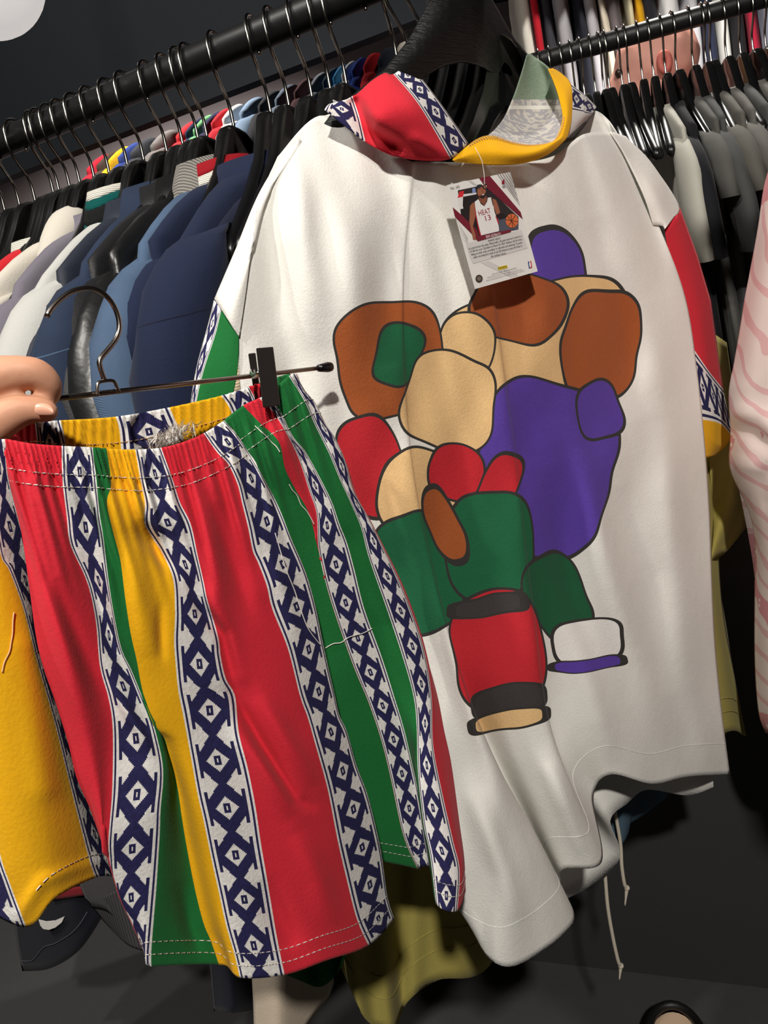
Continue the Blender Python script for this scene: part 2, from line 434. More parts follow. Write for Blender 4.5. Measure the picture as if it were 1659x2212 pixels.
# ------------------------------------------------------------------ garments that hang across a rail
def ring_surface(name, rings, mat, parent, seg=28, cap=True, thick=0):
    verts, faces = [], []
    for R_ in rings: verts += R_
    n = len(rings[0])
    for j in range(len(rings) - 1):
        for k in range(n):
            a = j * n + k; b = j * n + (k + 1) % n; faces.append((a, b, b + n, a + n))
    o = mesh(name, verts, faces, mat, parent, thick=thick); return o
def garment(name, label, cat, org, hx, hn, mat, group=None, half=.22, length=.66, thk=.022, sleeve_len=.52, collar=None, cmat=None, cuff=None, sleeve=True, drop=.0, tilt=0.0, hood=None, near_only=False, swell=1.0, detail=None, seed=0, seam=None):
    """a top on a hanger: body, two sleeves, collar; org is the rail point, hx points to the viewer, hn along the rail"""
    rnd = random.Random(seed + len(label))
    ct, st = math.cos(tilt), math.sin(tilt); hx, hn = hx * ct + hn * st, hn * ct - hx * st
    t = thing(name, label, cat, org + Zv * (-.2), group)
    base = org + Zv * (-.092)
    def pt(x, y, z): return base + hx * x + hn * y + Zv * z
    ph = rnd.uniform(0, 6)
    def wob(x, z): return (.006 * math.sin(x * 34 + ph + z * 6) + .003 * math.sin(x * 80 + ph * 2 + z * 14)) * min(1, max(0, (-z - .12) / .2))
    rings = []; seg = 44
    prof = [(-.078, .078, .026), (-.088, .098, .026), (-.106, .13, .022), (-.130, .165, .020), (-.155, .198, .019), (-.182, half, .019), (-.20, half + .004, .021), (-.28, half - .006, .024), (-.38, half - .012, .026), (-.5, half - .012, .026), (-.6, half - .008, .027), (-length, half - .004, .027), (-length - .012, half - .006, .022)]
    prof = [p for p in prof if p[0] > -length - .02]
    fine = []
    for (z0_, a0, b0_), (z1_, a1_, b1_) in zip(prof, prof[1:]):
        m_ = 3 if z0_ < -.17 else 2
        for q in range(m_): f_ = q / m_; fine.append((z0_ + (z1_ - z0_) * f_, a0 + (a1_ - a0) * f_, b0_ + (b1_ - b0_) * f_))
    fine.append(prof[-1])
    for z, hw, hy in fine:
        R_ = []
        for k in range(seg):
            a = 2 * math.pi * k / seg; cx, sy = math.cos(a), math.sin(a)
            ex = math.copysign(abs(cx) ** .8, cx) * hw; ey = math.copysign(abs(sy) ** .7, sy) * hy * swell
            zz = z - (.0 if z > -.06 else .10 * 0)
            R_.append(pt(ex, ey + wob(ex, z) , zz - drop))
        rings.append(R_)
    ring_surface('body', rings, mat, t)
    if sleeve:
        for sgn in ((1,) if near_only else (1, -1)):
            rs = []
            sp = [(-.150, half - .085, .012, .010), (-.158, half - .052, .030, .0185), (-.172, half - .03, .039, .0215), (-.19, half - .012, .046, .025), (-.215, half + .006, .051, .028), (-.25, half + .026, .055, .03), (-.30, half + .040, .056, .032), (-.40, half + .045, .053, .031), (-.5, half + .046, .048, .03), (-.6, half + .044, .042, .028), (-.66, half + .044, .038, .027)]
            sl = [p for p in sp if p[0] > -sleeve_len - .1]
            for z, cx_, rx, ry in sl:
                R_ = []
                for k in range(20):
                    a = 2 * math.pi * k / 20
                    wr = 1 + .05 * math.sin(3 * a + z * 34 + ph) + .035 * math.sin(2 * a + z * 85 + ph)
                    R_.append(pt(sgn * (cx_ + math.cos(a) * rx * wr), math.sin(a) * ry * swell * wr + .010 * math.sin(z * 9 + ph), z - drop - .01 * math.cos(a)))
                rs.append(R_)
            so = ring_surface('sleeve', rs, mat, t, thick=.001)
            if sgn > 0 and seam: tube('seam', [p_ for p_ in rs[5]], .0013, seam, so, 6, closed=True)
            if cuff:
                z, cx_, rx, ry = sl[-1]; cr = []
                for dz, f in ((0.006, 1.05), (-.03, 1.05), (-.05, 1.02)):
                    cr.append([pt(sgn * (cx_ + math.cos(2 * math.pi * k / 20) * rx * f), math.sin(2 * math.pi * k / 20) * ry * swell * f + .010 * math.sin(z * 9 + ph), z + dz - drop) for k in range(20)])
                ring_surface('cuff', cr, cuff, so, thick=.001)
    if collar:
        # stand of cloth around the hanger neck, open at the middle
        hgt, w0, w1 = collar; bands = cmat if isinstance(cmat, list) else [(1.0, cmat or mat)]
        z0 = -.094; f0 = 0
        for bi, (fr, mm) in enumerate(bands):
            cr = []
            for q in range(4):
                f = f0 + (fr - f0) * q / 3; R_ = []
                for k in range(28):
                    a = 2 * math.pi * k / 28
                    rx = w0 + (w1 - w0) * f; ry = .036 + .012 * math.sin(f * 3.14)
                    R_.append(pt(math.cos(a) * rx, math.sin(a) * ry * swell, z0 + hgt * f - .16 * abs(math.cos(a)) ** 3 * (1 - f) * .25 - drop - .012 * abs(math.cos(a)) ** 2))
                cr.append(R_)
            ring_surface('collar' if bi == 0 else 'collar_stripe', cr, mm, t, thick=.0022); f0 = fr
    if hood:
        # fallen hood: two rolled lobes around the neck
        for sgn, rr in ((1, .030), (-1, .030)):
            pts = [pt(-.01, .0, -.06), pt(.045 * sgn, .034, -.065), pt(.085 * sgn, .038, -.09), pt(.12 * sgn, .03, -.13), pt(.13 * sgn, .012, -.16)]
            tube('hood', resample3(pts, 20), .02, hood, t, 12, rads=[.012 + .016 * math.sin(math.pi * min(1, (k + 1) / 16)) for k in range(20)])
    if detail: detail(t, pt)
    return t
C = lambda *a: a
GR1 = 'clothes packed on the nearest rail'
m_rib_white = ribbed('rib_knit_white', (236, 232, 220), 120); m_cream = fabric('fleece_cream', (202, 196, 184)); m_mauve = fabric('twill_mauve_grey', (112, 108, 118)); m_lgrey = fabric('fleece_pale_grey', (186, 186, 182))
m_teal = ribbed('rib_teal', (0, 96, 92), 160); m_blackrib = ribbed('rib_black', (20, 22, 24), 160)
m_dnavy = fabric('nylon_dark_navy', (34, 39, 52), rough=.6); m_den1 = denim('denim_dark', (30, 43, 66)); m_blk = fabric('nylon_black', (25, 25, 27), rough=.5); m_lea = plain('leather_black', (22, 22, 23), .35, 0, .5, (40, .7))
m_den2 = denim('denim_mid', (68, 88, 114)); m_cord = ribbed('corduroy_grey', (150, 146, 138), 95, 'DIAGONAL', (88, 86, 84)); m_navy = fabric('pique_navy', (23, 32, 58)); m_navy2 = fabric('fleece_navy', (23, 32, 58)); m_navy3 = fabric('fleece_ink', (18, 23, 44))
m_redrib = ribbed('rib_red', (178, 24, 38), 160); m_knit = ribbed('knit_cream', (222, 206, 176), 110, 'Z', (178, 158, 124)); m_redbody = fabric('cotton_scarlet', (190, 30, 40)); m_neon = fabric('print_neon_yellow', (214, 226, 40))
NX = -N1
def seam_ring(z, half, mat, nm='seam'):
    def f(t, pt):
        for s_ in (1,):
            pts = [pt(half + math.cos(2 * math.pi * k / 24) * .058, math.sin(2 * math.pi * k / 24) * .034, z - .02 * math.cos(2 * math.pi * k / 24)) for k in range(24)]
            tube(nm, pts, .002, mat, t, 6, closed=True)
    return f
G = [
 (70, dict(name='sweater', label='white ribbed-neck red top at the far left end of the rail', cat='top', mat=m_redbody, collar=(.035, .1, .085), cmat=m_rib_white, half=.21)),
 (112, dict(name='hoodie', label='cream hooded sweatshirt with its hood fallen, left part of the rail', cat='hoodie', mat=m_cream, hood=m_cream, half=.225)),
 (172, dict(name='jacket', label='mauve-grey collared jacket between the cream hoodie and the pale grey sweatshirt', cat='jacket', mat=m_mauve, collar=(.045, .115, .075), half=.215)),
 (232, dict(name='sweatshirt', label='pale grey sweatshirt with white rib collar striped teal and black', cat='sweatshirt', mat=m_lgrey, collar=(.066, .112, .076), cmat=[(.42, m_rib_white), (.56, m_teal), (.76, m_blackrib), (.88, m_teal), (1.0, m_rib_white)], half=.225, cuff=m_rib_white)),
 (268, dict(name='jacket', label='dark navy nylon jacket beside the pale grey sweatshirt', cat='jacket', mat=m_dnavy, collar=(.045, .12, .08), half=.205)),
 (300, dict(name='denim_jacket', label='dark blue denim jacket with a stitched shoulder seam', cat='jacket', mat=m_den1, collar=(.055, .12, .075), half=.215, seam=m_den2)),
 (335, dict(name='jacket', label='matt black jacket hanging right of the dark denim jacket', cat='jacket', mat=m_blk, collar=(.05, .11, .075), half=.205)),
 (365, dict(name='leather_jacket', label='shiny black leather jacket next to the mid-blue denim jacket', cat='jacket', mat=m_lea, collar=(.055, .11, .07), half=.20)),
 (415, dict(name='denim_jacket', label='mid-blue denim jacket with grey corduroy collar', cat='jacket', mat=m_den2, collar=(.062, .12, .07), cmat=m_cord, half=.212)),
 (450, dict(name='polo_shirt', label='navy polo shirt with a red and white tipped collar', cat='shirt', mat=m_navy, collar=(.055, .11, .07), cmat=[(.68, m_navy), (.82, m_rib_white), (1.0, m_redrib)], half=.20, sleeve_len=.22)),
 (515, dict(name='sweatshirt', label='navy fleece sweatshirt with ribbed neck, largest dark garment on the left', cat='sweatshirt', mat=m_navy2, collar=(.042, .105, .082), half=.232, swell=1.35, seam=m_navy3)),
 (555, dict(drop=.02, name='sweatshirt', label='ink blue sweatshirt squeezed between the navy sweatshirt and the cream cardigan', cat='sweatshirt', mat=m_navy3, collar=(.03, .1, .085), half=.215)),
 (610, dict(drop=.075, name='cardigan', label='cream knitted cardigan behind the left sleeve of the white shirt', cat='cardigan', mat=m_knit, collar=(.02, .1, .085), half=.20, cuff=m_knit, sleeve_len=.4)),
]
for k, (px, kw) in enumerate(G):
    garment(org=on_rail1(px), hx=NX, hn=H1, seed=k, tilt=math.radians(random.uniform(-3, 3)), group=GR1, **kw)
GR2 = 'clothes on the rail behind the white shirt'
greys = [(80, 79, 76), (68, 68, 68), (86, 84, 78), (92, 90, 86), (74, 74, 74), (98, 96, 92), (64, 64, 66)]
m_gcol = fabric('cotton_offwhite', (196, 194, 186))
G2 = [
 (1400, dict(name='shirt', label='off-white shirt at the start of the grey row, beside a black one', cat='shirt', mat=fabric('cotton_ecru', (170, 168, 158)), half=.2)),
 (1424, dict(name='shirt', label='black shirt between the off-white shirt and the grey ones', cat='shirt', mat=fabric('cotton_black', (20, 21, 26)), half=.2)),
 (1462, dict(name='shirt', label='first grey shirt right of the black one on the rear rail', cat='shirt', mat=fabric('g0', greys[0]), half=.2)),
 (1486, dict(name='shirt', label='second grey shirt right of the black one on the rear rail', cat='shirt', mat=fabric('g1', greys[1]), half=.2)),
 (1516, dict(name='shirt', label='third grey shirt right of the black one, with a pale collar', cat='shirt', mat=fabric('g2', greys[2]), half=.2, cmat=m_gcol)),
 (1540, dict(name='shirt', label='fourth grey shirt right of the black one, with a pale collar', cat='shirt', mat=fabric('g3', greys[3]), half=.2, cmat=m_gcol)),
 (1566, dict(name='shirt', label='fifth grey shirt right of the black one on the rear rail', cat='shirt', mat=fabric('g4', greys[4]), half=.2)),
 (1600, dict(name='shirt', label='sixth grey shirt right of the black one, next to the one with navy cuffs', cat='shirt', mat=fabric('g5', greys[5]), half=.2)),
 (1650, dict(name='shirt', label='grey shirt with navy cuffs at the right edge', cat='shirt', mat=fabric('g6', greys[6]), half=.2, cuff=m_navy3)),
]
for k, (px, kw) in enumerate(G2):
    garment(org=on_rail2(px), hx=-N2, hn=H2, seed=50 + k, tilt=math.radians(random.uniform(-2, 2)), group=GR2, swell=.62, collar=(.03, .09, .075), sleeve_len=.22 if k in (2, 4, 5, 8) else .36, length=.7, **kw)

# ------------------------------------------------------------------ the white hooded shirt
PS = Plane(at(560, 450, .62), at(1440, 430, .93))
def g(a, b, w_): return math.exp(-((a - b) / w_) ** 2)
def seg_d(px, py, pl):
    best = 1e9
    for (x0, y0), (x1, y1) in zip(pl, pl[1:]):
        dx, dy = x1 - x0, y1 - y0; L2 = dx * dx + dy * dy; t = max(0, min(1, ((px - x0) * dx + (py - y0) * dy) / L2))
        best = min(best, math.hypot(px - x0 - t * dx, py - y0 - t * dy))
    return best
FOLDS = [  # soft creases: (polyline, width px, height m)
    ([(600, 370), (590, 520), (610, 720), (650, 900)], 40, -.010), ([(640, 360), (650, 520), (700, 760)], 34, .007),
    ([(720, 420), (760, 620), (790, 860)], 45, .006), ([(840, 420), (830, 640), (850, 800)], 40, -.005),
    ([(1380, 330), (1440, 480), (1470, 600)], 22, .006), ([(1330, 320), (1400, 470), (1450, 640)], 26, -.005),
    ([(1250, 960), (1300, 1180), (1370, 1400)], 30, .009), ([(1330, 1050), (1400, 1250), (1440, 1500)], 34, -.007),
    ([(1190, 1000), (1230, 1250), (1300, 1560)], 32, -.008), ([(1440, 900), (1460, 1200), (1500, 1500)], 30, .006),
    ([(1230, 1300), (1300, 1560), (1330, 1660)], 24, .008), ([(1100, 420), (1180, 640), (1200, 900)], 50, .005),
    ([(1270, 470), (1330, 640), (1400, 900)], 46, -.006), ([(1380, 640), (1430, 900), (1450, 1100)], 36, .005),
    ([(1050, 1600), (1130, 1760), (1180, 1900)], 26, -.006), ([(1020, 1700), (1090, 1880), (1120, 2000)], 26, .008), ([(1180, 1640), (1230, 1760), (1260, 1850)], 20, .007)]
def crease(x, y, pl, w_, h_):
    best, bt, acc = 1e9, 0, 0; tot = sum(math.hypot(b[0] - a[0], b[1] - a[1]) for a, b in zip(pl, pl[1:]))
    for (x0, y0), (x1, y1) in zip(pl, pl[1:]):
        dx, dy = x1 - x0, y1 - y0; L = math.hypot(dx, dy); t = max(0, min(1, ((x - x0) * dx + (y - y0) * dy) / L ** 2)); d = math.hypot(x - x0 - t * dx, y - y0 - t * dy)
        if d < best: best, bt = d, (acc + t * L) / tot
        acc += L
    return h_ * math.exp(-(best / w_) ** 2) * math.sin(math.pi * min(1, max(0, bt * .94 + .03))) ** .8
def shirt_disp(x, y, u, v):
    d = 0.0
    for pl, w_, h_ in FOLDS:
        if min(p[0] for p in pl) - 3 * w_ < x < max(p[0] for p in pl) + 3 * w_ and min(p[1] for p in pl) - 3 * w_ < y < max(p[1] for p in pl) + 3 * w_:
            d += 1.45 * crease(x, y, pl, w_, h_)
    k = max(0, (y - 1250) / 800); d += .05 * k ** 1.4 * max(0, min(1, (1420 - x) / 350))
    d += .0011 * math.sin(x * .045 + y * .010 + 1.5 * math.sin(y * .007)) + .0007 * math.sin(x * .085 - y * .024 + math.sin(x * .02))
    return d + .0012 * math.sin(x * .021 + y * .008) * math.sin(y * .013)
def print_material():
    """white cotton with a large abstract print of plain outlined colour shapes"""
    t = NT('cotton_white_printed', .9); s, v, _ = t.uv(); M = t.M
    f1 = t.noise(520, 2); f2 = t.noise(40, 4)
    base = lin((226, 224, 218))
    col = t.mix(f1, tuple(x * .93 for x in base[:3]) + (1,), tuple(min(1, x * 1.06) for x in base[:3]) + (1,))
    DK = lin((52, 50, 48))
    # (centre x, centre y, half width, half height, turn deg, power, colour)
    shp = [
        (1205, 620, 62, 130, -12, 3.0, (88, 62, 158)), (1165, 730, 210, 118, -14, 3.2, (226, 188, 134)), (1120, 660, 105, 80, 20, 3, (158, 82, 42)),
        (1300, 745, 82, 120, 10, 3.2, (160, 84, 42)), (1175, 1010, 150, 190, 12, 3.5, (88, 62, 158)), (1290, 885, 52, 66, -20, 3, (88, 62, 158)), (1010, 745, 60, 70, 0, 2.2, (226, 188, 134)),
        (845, 780, 120, 128, -12, 3.2, (160, 84, 42)), (860, 765, 52, 70, 20, 3, (28, 96, 62)), (970, 870, 95, 105, 14, 3.2, (226, 188, 134)),
        (810, 1010, 66, 110, -14, 3, (188, 38, 48)), (935, 1075, 120, 95, 10, 3, (226, 188, 134)), (985, 1020, 58, 66, 24, 2.2, (188, 38, 48)), (1075, 1060, 44, 90, 20, 3, (188, 38, 48)),
        (900, 1240, 90, 130, -10, 3.2, (28, 96, 62)), (1060, 1180, 90, 118, 4, 3.4, (28, 96, 62)), (965, 1135, 30, 90, -22, 2.6, (160, 84, 42)),
        (1205, 1290, 62, 100, -24, 3, (28, 86, 56)), (1270, 1385, 82, 48, -6, 3, (236, 234, 230)), (1265, 1430, 84, 12, -4, 4, (88, 62, 158)),
        (1075, 1405, 96, 130, -6, 3.4, (188, 38, 48)), (1055, 1310, 86, 22, -6, 4, (60, 56, 56)), (1100, 1515, 80, 36, -10, 3.4, (60, 56, 56)), (1105, 1560, 86, 22, -10, 4, (226, 188, 134))]
    cloth = M('LESS_THAN', f2, 2.0)
    for cx, cy, a, b, deg, pw, c in shp:
        th = math.radians(deg); ct, st = math.cos(th), math.sin(th)
        dx = M('SUBTRACT', s, cx / 1000); dy = M('SUBTRACT', v, cy / 1000)
        wob = M('MULTIPLY', M('SUBTRACT', t.noise(6, 1, vec=t.n('ShaderNodeUVMap').outputs[0]), .5), .05)
        lx = M('DIVIDE', M('ADD', M('ADD', M('MULTIPLY', dx, ct), M('MULTIPLY', dy, st)), wob), a / 1000)
        ly = M('DIVIDE', M('ADD', M('SUBTRACT', M('MULTIPLY', dy, ct), M('MULTIPLY', dx, st)), wob), b / 1000)
        e = M('ADD', M('POWER', M('ABSOLUTE', lx), pw), M('POWER', M('ABSOLUTE', ly), pw))
        r_ = M('POWER', e, 1 / pw); k = 5.0 / min(a, b) if min(a, b) > 20 else .2
        col = t.mix(M('LESS_THAN', r_, 1.0 + k * .35), col, DK)
        cc = lin(c); tone = t.mix(f1, tuple(x * .86 for x in cc[:3]) + (1,), tuple(min(1, x * 1.12) for x in cc[:3]) + (1,))
        col = t.mix(M('LESS_THAN', r_, 1.0 - k * .65), col, tone)
    t.color(col); t.bump(M('ADD', M('MULTIPLY', f1, .5), f2), .45, .0015)
    t.b.inputs['Sheen Weight'].default_value = .04
    return t.m
M_PRINT = print_material()
shirt = thing('hooded_shirt', 'white hooded short-sleeved shirt with patterned hood and a large multicolour print', 'shirt', PS(1000, 1900, -.03))
cols = [
 [(600, 338, -.02), (563, 425, -.012), (545, 520, -.004), (528, 640, 0), (516, 725, 0), (522, 850, 0), (560, 1000, 0), (640, 1250, 0), (790, 1600, 0), (930, 1880, 0), (1020, 2000, 0)],
 [(690, 250, -.03), (655, 400, 0), (645, 600, .012), (660, 800, .012), (705, 1000, .012), (800, 1300, .012), (890, 1600, .015), (980, 1850, .02), (1055, 2070, .02)],
 [(790, 300, -.01), (768, 500, .02), (770, 800, .02), (800, 1000, .02), (855, 1200, .022), (925, 1400, .03), (985, 1600, .035), (1060, 1850, .04), (1122, 2083, .04)],
 [(880, 345, .01), (862, 600, .022), (868, 850, .024), (895, 1050, .032), (928, 1200, .04), (968, 1360, .046), (1018, 1520, .05), (1085, 1680, .05), (1160, 1820, .05), (1238, 1994, .045)],
 [(905, 348, .01), (880, 600, .018), (885, 850, .014), (894, 1050, .005), (922, 1200, -.005), (962, 1360, -.012), (1010, 1520, -.018), (1085, 1680, -.02), (1150, 1800, -.022), (1212, 1915, -.022)],
 [(960, 350, .012), (965, 600, .02), (985, 850, .018), (1000, 1050, .012), (1035, 1300, .012), (1078, 1520, .016), (1150, 1720, .018), (1216, 1878, .018)],
 [(1010, 350, .012), (1050, 600, .022), (1085, 850, .026), (1108, 1000, .03), (1130, 1180, .034), (1152, 1350, .038), (1182, 1560, .042), (1240, 1720, .042), (1300, 1862, .038)],
 [(1040, 352, .012), (1075, 600, .018), (1105, 850, .014), (1118, 1000, .01), (1132, 1180, .004), (1152, 1350, -.002), (1184, 1560, -.01), (1220, 1650, -.012), (1282, 1722, -.012)],
 [(1120, 352, .012), (1190, 600, .016), (1210, 900, .012), (1225, 1200, .006), (1265, 1480, .008), (1318, 1673, .01)],
 [(1200, 335, .01), (1300, 600, .01), (1345, 900, .008), (1365, 1200, .008), (1385, 1500, .012), (1409, 1693, .014)],
 [(1260, 290, -.005), (1370, 520, .004), (1435, 800, .004), (1452, 1100, .004), (1465, 1400, .006), (1483, 1678, .002)],
 [(1330, 285, -.03), (1420, 480, -.012), (1480, 640, -.01), (1506, 800, -.01), (1522, 950, -.01), (1533, 1100, -.01), (1538, 1250, -.01), (1546, 1400, -.01), (1560, 1540, -.01), (1577, 1672, -.012)]]
fr, frg = sheet('front', PS, cols, M_PRINT, rows=150, sub=10, parent=shirt, disp=shirt_disp, uvpx=True)
for j in (142,):
    stitches('hem_seam', frg, j, M_WHITE, shirt, PS, rad=.0005, lift=.0, dash=0)
# back of the shirt
bcols = [[(600, 345, -.03), (520, 700, -.03), (560, 1000, -.03), (790, 1600, -.03), (1025, 1985, -.03)],
         [(700, 250, -.05), (800, 900, -.075), (1000, 1500, -.08), (1130, 1820, -.08), (1215, 1945, -.08)],
         [(860, 240, -.05), (950, 900, -.085), (1130, 1500, -.09), (1250, 1760, -.085), (1335, 1862, -.07)],
         [(1000, 240, -.05), (1080, 900, -.085), (1200, 1450, -.08), (1270, 1700, -.045), (1318, 1774, -.03)],
         [(1120, 240, -.05), (1180, 900, -.08), (1270, 1450, -.07), (1330, 1660, -.04), (1356, 1735, -.035)],
         [(1200, 240, -.05), (1300, 900, -.07), (1350, 1400, -.07), (1380, 1640, -.06), (1398, 1706, -.06)],
         [(1290, 240, -.05), (1430, 900, -.06), (1470, 1400, -.06), (1485, 1718, -.06)],
         [(1330, 285, -.035), (1420, 480, -.025), (1500, 900, -.03), (1530, 1300, -.03), (1541, 1700, -.035)]]
bk, bkg = sheet('back', PS, bcols, M_WHITE, rows=60, sub=8, parent=shirt)
stitches('back_hem_seam', bkg, 56, M_WHITE, shirt, PS, rad=.0006, lift=.0002, dash=0)
# left sleeve: white yoke, then patterned and green cloth
sl, slg = sheet('sleeve', PS, [
 [(640, 292, -.035), (563, 410, -.022), (508, 540, -.02), (463, 645, -.02)],
 [(648, 300, -.022), (575, 425, -.006), (535, 560, .0), (492, 690, .0)],
 [(660, 320, -.02), (566, 430, -.008), (546, 520, 0), (530, 640, .003), (517, 727, .003)]], M_WHITE, rows=30, sub=8, parent=shirt, disp=shirt_disp)
sl2, sl2g = sheet('sleeve_cuff', PS, [
 [(462, 648, -.022), (452, 690, -.024), (425, 790, -.028), (412, 865, -.03), (404, 940, -.03)],
 [(478, 668, -.012), (466, 720, -.014), (440, 800, -.016), (424, 870, -.018), (414, 950, -.018)],
 [(500, 700, -.002), (494, 760, -.003), (478, 820, -.006), (466, 880, -.01), (460, 965, -.01)],
 [(516, 722, .001), (514, 790, .001), (504, 850, -.002), (492, 900, -.006), (484, 970, -.008)]], [M_AZ, M_GREEN], [0, 1, 1], rows=24, sub=6, parent=sl, period=.033)
# right sleeve: white yoke, red, pattern, yellow (stripes run across the arm)
sr, srg = sheet('sleeve', PS, [
 [(1318, 283, -.022), (1350, 335, -.018), (1392, 424, -.008), (1412, 486, -.007)],
 [(1345, 292, -.034), (1395, 340, -.03), (1425, 400, -.02), (1432, 488, -.012)],
 [(1352, 294, -.04), (1420, 370, -.036), (1468, 446, -.03), (1455, 470, -.02), (1437, 494, -.012)]], M_WHITE, rows=24, sub=8, parent=shirt, disp=shirt_disp)
rc, rcg = sheet('sleeve_cuff', PS, [
 [(1468, 446, -.032), (1458, 468, -.018), (1437, 494, -.014)],
 [(1508, 555, -.04), (1480, 580, -.022), (1452, 600, -.018)],
 [(1536, 650, -.045), (1510, 675, -.022), (1472, 690, -.018)],
 [(1562, 840, -.05), (1530, 800, -.024), (1488, 738, -.018)],
 [(1583, 945, -.05), (1555, 915, -.026), (1506, 905, -.018)],
 [(1570, 962, -.05), (1550, 960, -.03), (1514, 920, -.02)],
 [(1548, 982, -.046), (1535, 988, -.034), (1518, 990, -.024)]], [M_RED, M_AZ, M_YEL], [0, 0, 0, 1, 2, 2], rows=16, sub=8, parent=sr, period=.034, smoothu=False)

# hood
hood = bpy.data.objects.new('hood', None); COL.objects.link(hood); hood.parent = shirt
hl, hlg = sheet('lapel', PS, [
 [(712, 224, -.01), (706, 229, 0), (702, 235, .004)],
 [(762, 209, .0), (777, 255, .012), (789, 304, .012)],
 [(800, 176, .004), (812, 250, .04), (850, 336, .022)],
 [(830, 158, .004), (868, 235, .046), (915, 347, .03)],
 [(850, 160, .002), (906, 228, .042), (973, 343, .034)],
 [(884, 134, -.03), (950, 220, .015), (1012, 310, .02)]], [M_AZ, M_RED], [0, 1, 1, 1, 0], rows=26, sub=8, parent=hood, period=.03,
 disp=lambda x, y, u, v: -.012 * g(seg_d(x, y, [(768, 225), (800, 285), (850, 315)]), 0, 16) + .004 * g(seg_d(x, y, [(900, 300), (960, 330)]), 0, 14))
hy, hyg = sheet('yellow_edge', PS, [
 [(977, 343, .032), (1027, 302, .02), (1062, 293, .018), (1104, 306, .022), (1143, 313, .026), (1186, 309, .03), (1204, 292, .028), (1215, 254, .02), (1209, 216, .01), (1197, 177, -.005), (1185, 148, -.02)],
 [(980, 347, .034), (1025, 330, .034), (1064, 326, .036), (1118, 331, .04), (1162, 325, .04), (1200, 306, .036), (1216, 290, .03), (1226, 250, .022), (1222, 205, .01), (1206, 170, -.008), (1190, 148, -.025)],
 [(982, 350, .03), (1016, 353, .03), (1066, 357, .032), (1131, 353, .034), (1182, 335, .034), (1216, 308, .03), (1228, 289, .026), (1236, 247, .016), (1234, 184, 0), (1213, 158, -.02), (1194, 147, -.03)]], M_YEL, rows=60, sub=6, parent=hood)
ys = [gq[0][0] + PS.n * .0012 for gq in hyg[6:44]]
zz = []
for k in range(90):
    f = k / 89 * (len(ys) - 1.001); i = int(f); p = ys[i].lerp(ys[i + 1], f - i); q2 = hyg[6 + i][2][0].lerp(hyg[7 + i][2][0], f - i) + PS.n * .0012
    zz.append(p if k % 2 else p.lerp(q2, .9))
tube('overlock_stitch', zz, .00035, M_THREADY, hood, 5)
hr, hrg = sheet('outer_panel', PS, [
 [(1234, 182, -.01), (1236, 240, .01), (1226, 298, .02)],
 [(1262, 204, -.03), (1262, 245, -.004), (1244, 280, .004)],
 [(1289, 231, -.05), (1280, 245, -.03), (1266, 259, -.02)]], M_AZ, rows=16, sub=8, parent=hood, period=.03, transpose=False)
# re-lay the motif diagonally on that small piece
for l_, p_ in zip(hr.data.uv_layers[0].data, [None] * len(hr.data.loops)): l_.uv = (l_.uv[1] * .55 + .02, l_.uv[0] * 1.2)
def lining_mat():
    t = NT('hood_lining_faded', .95); s, v, _ = t.uv(); f = t.noise(70, 4); f1 = t.noise(600, 2)
    gr = t.mix(f1, lin((104, 124, 106)), lin((158, 172, 152)))
    motif = t.mix(t.M('GREATER_THAN', t.noise(150, 1), .52), lin((170, 168, 172)), lin((205, 200, 192)))
    lines = t.M('MULTIPLY', t.M('GREATER_THAN', v, .228), t.M('LESS_THAN', v, .236))
    motif = t.mix(lines, motif, lin((225, 222, 214)))
    peach = t.mix(f, lin((206, 176, 140)), lin((226, 204, 176)))
    low = t.mix(t.M('GREATER_THAN', t.M('ADD', t.M('MULTIPLY', s, .6), v), 1.005), motif, motif)
    t.color(t.mix(t.M('GREATER_THAN', v, .215), gr, low)); t.bump(f1, .3, .001); return t.m
li, lig = sheet('lining', PS, [
 [(1139, 120, -.05), (1124, 169, -.046), (1108, 214, -.042), (1089, 254, -.034), (1062, 286, -.01), (1035, 303, .012)],
 [(1146, 116, -.055), (1150, 165, -.055), (1146, 214, -.052), (1134, 254, -.044), (1112, 292, -.015), (1080, 304, .01)],
 [(1166, 132, -.05), (1178, 170, -.05), (1180, 214, -.045), (1170, 254, -.035), (1150, 296, -.01), (1130, 312, .016)],
 [(1188, 148, -.035), (1200, 177, -.022), (1211, 216, -.012), (1216, 254, .0), (1204, 294, .012), (1188, 312, .02)]], lining_mat(), rows=36, sub=8, parent=hood, uvpx=True)
hb, hbg = sheet('back_panel', PS, [
 [(720, 215, -.03), (740, 260, -.03), (770, 300, -.03)], [(880, 284, -.05), (880, 305, -.05), (885, 330, -.05)], [(1010, 287, -.05), (1010, 305, -.05), (1010, 335, -.05)],
 [(1120, 276, -.06), (1120, 300, -.06), (1120, 335, -.06)], [(1285, 232, -.055), (1270, 262, -.04), (1240, 300, -.03)]], fabric('hood_inside_grey', (150, 148, 150)), rows=10, sub=8, parent=hood)

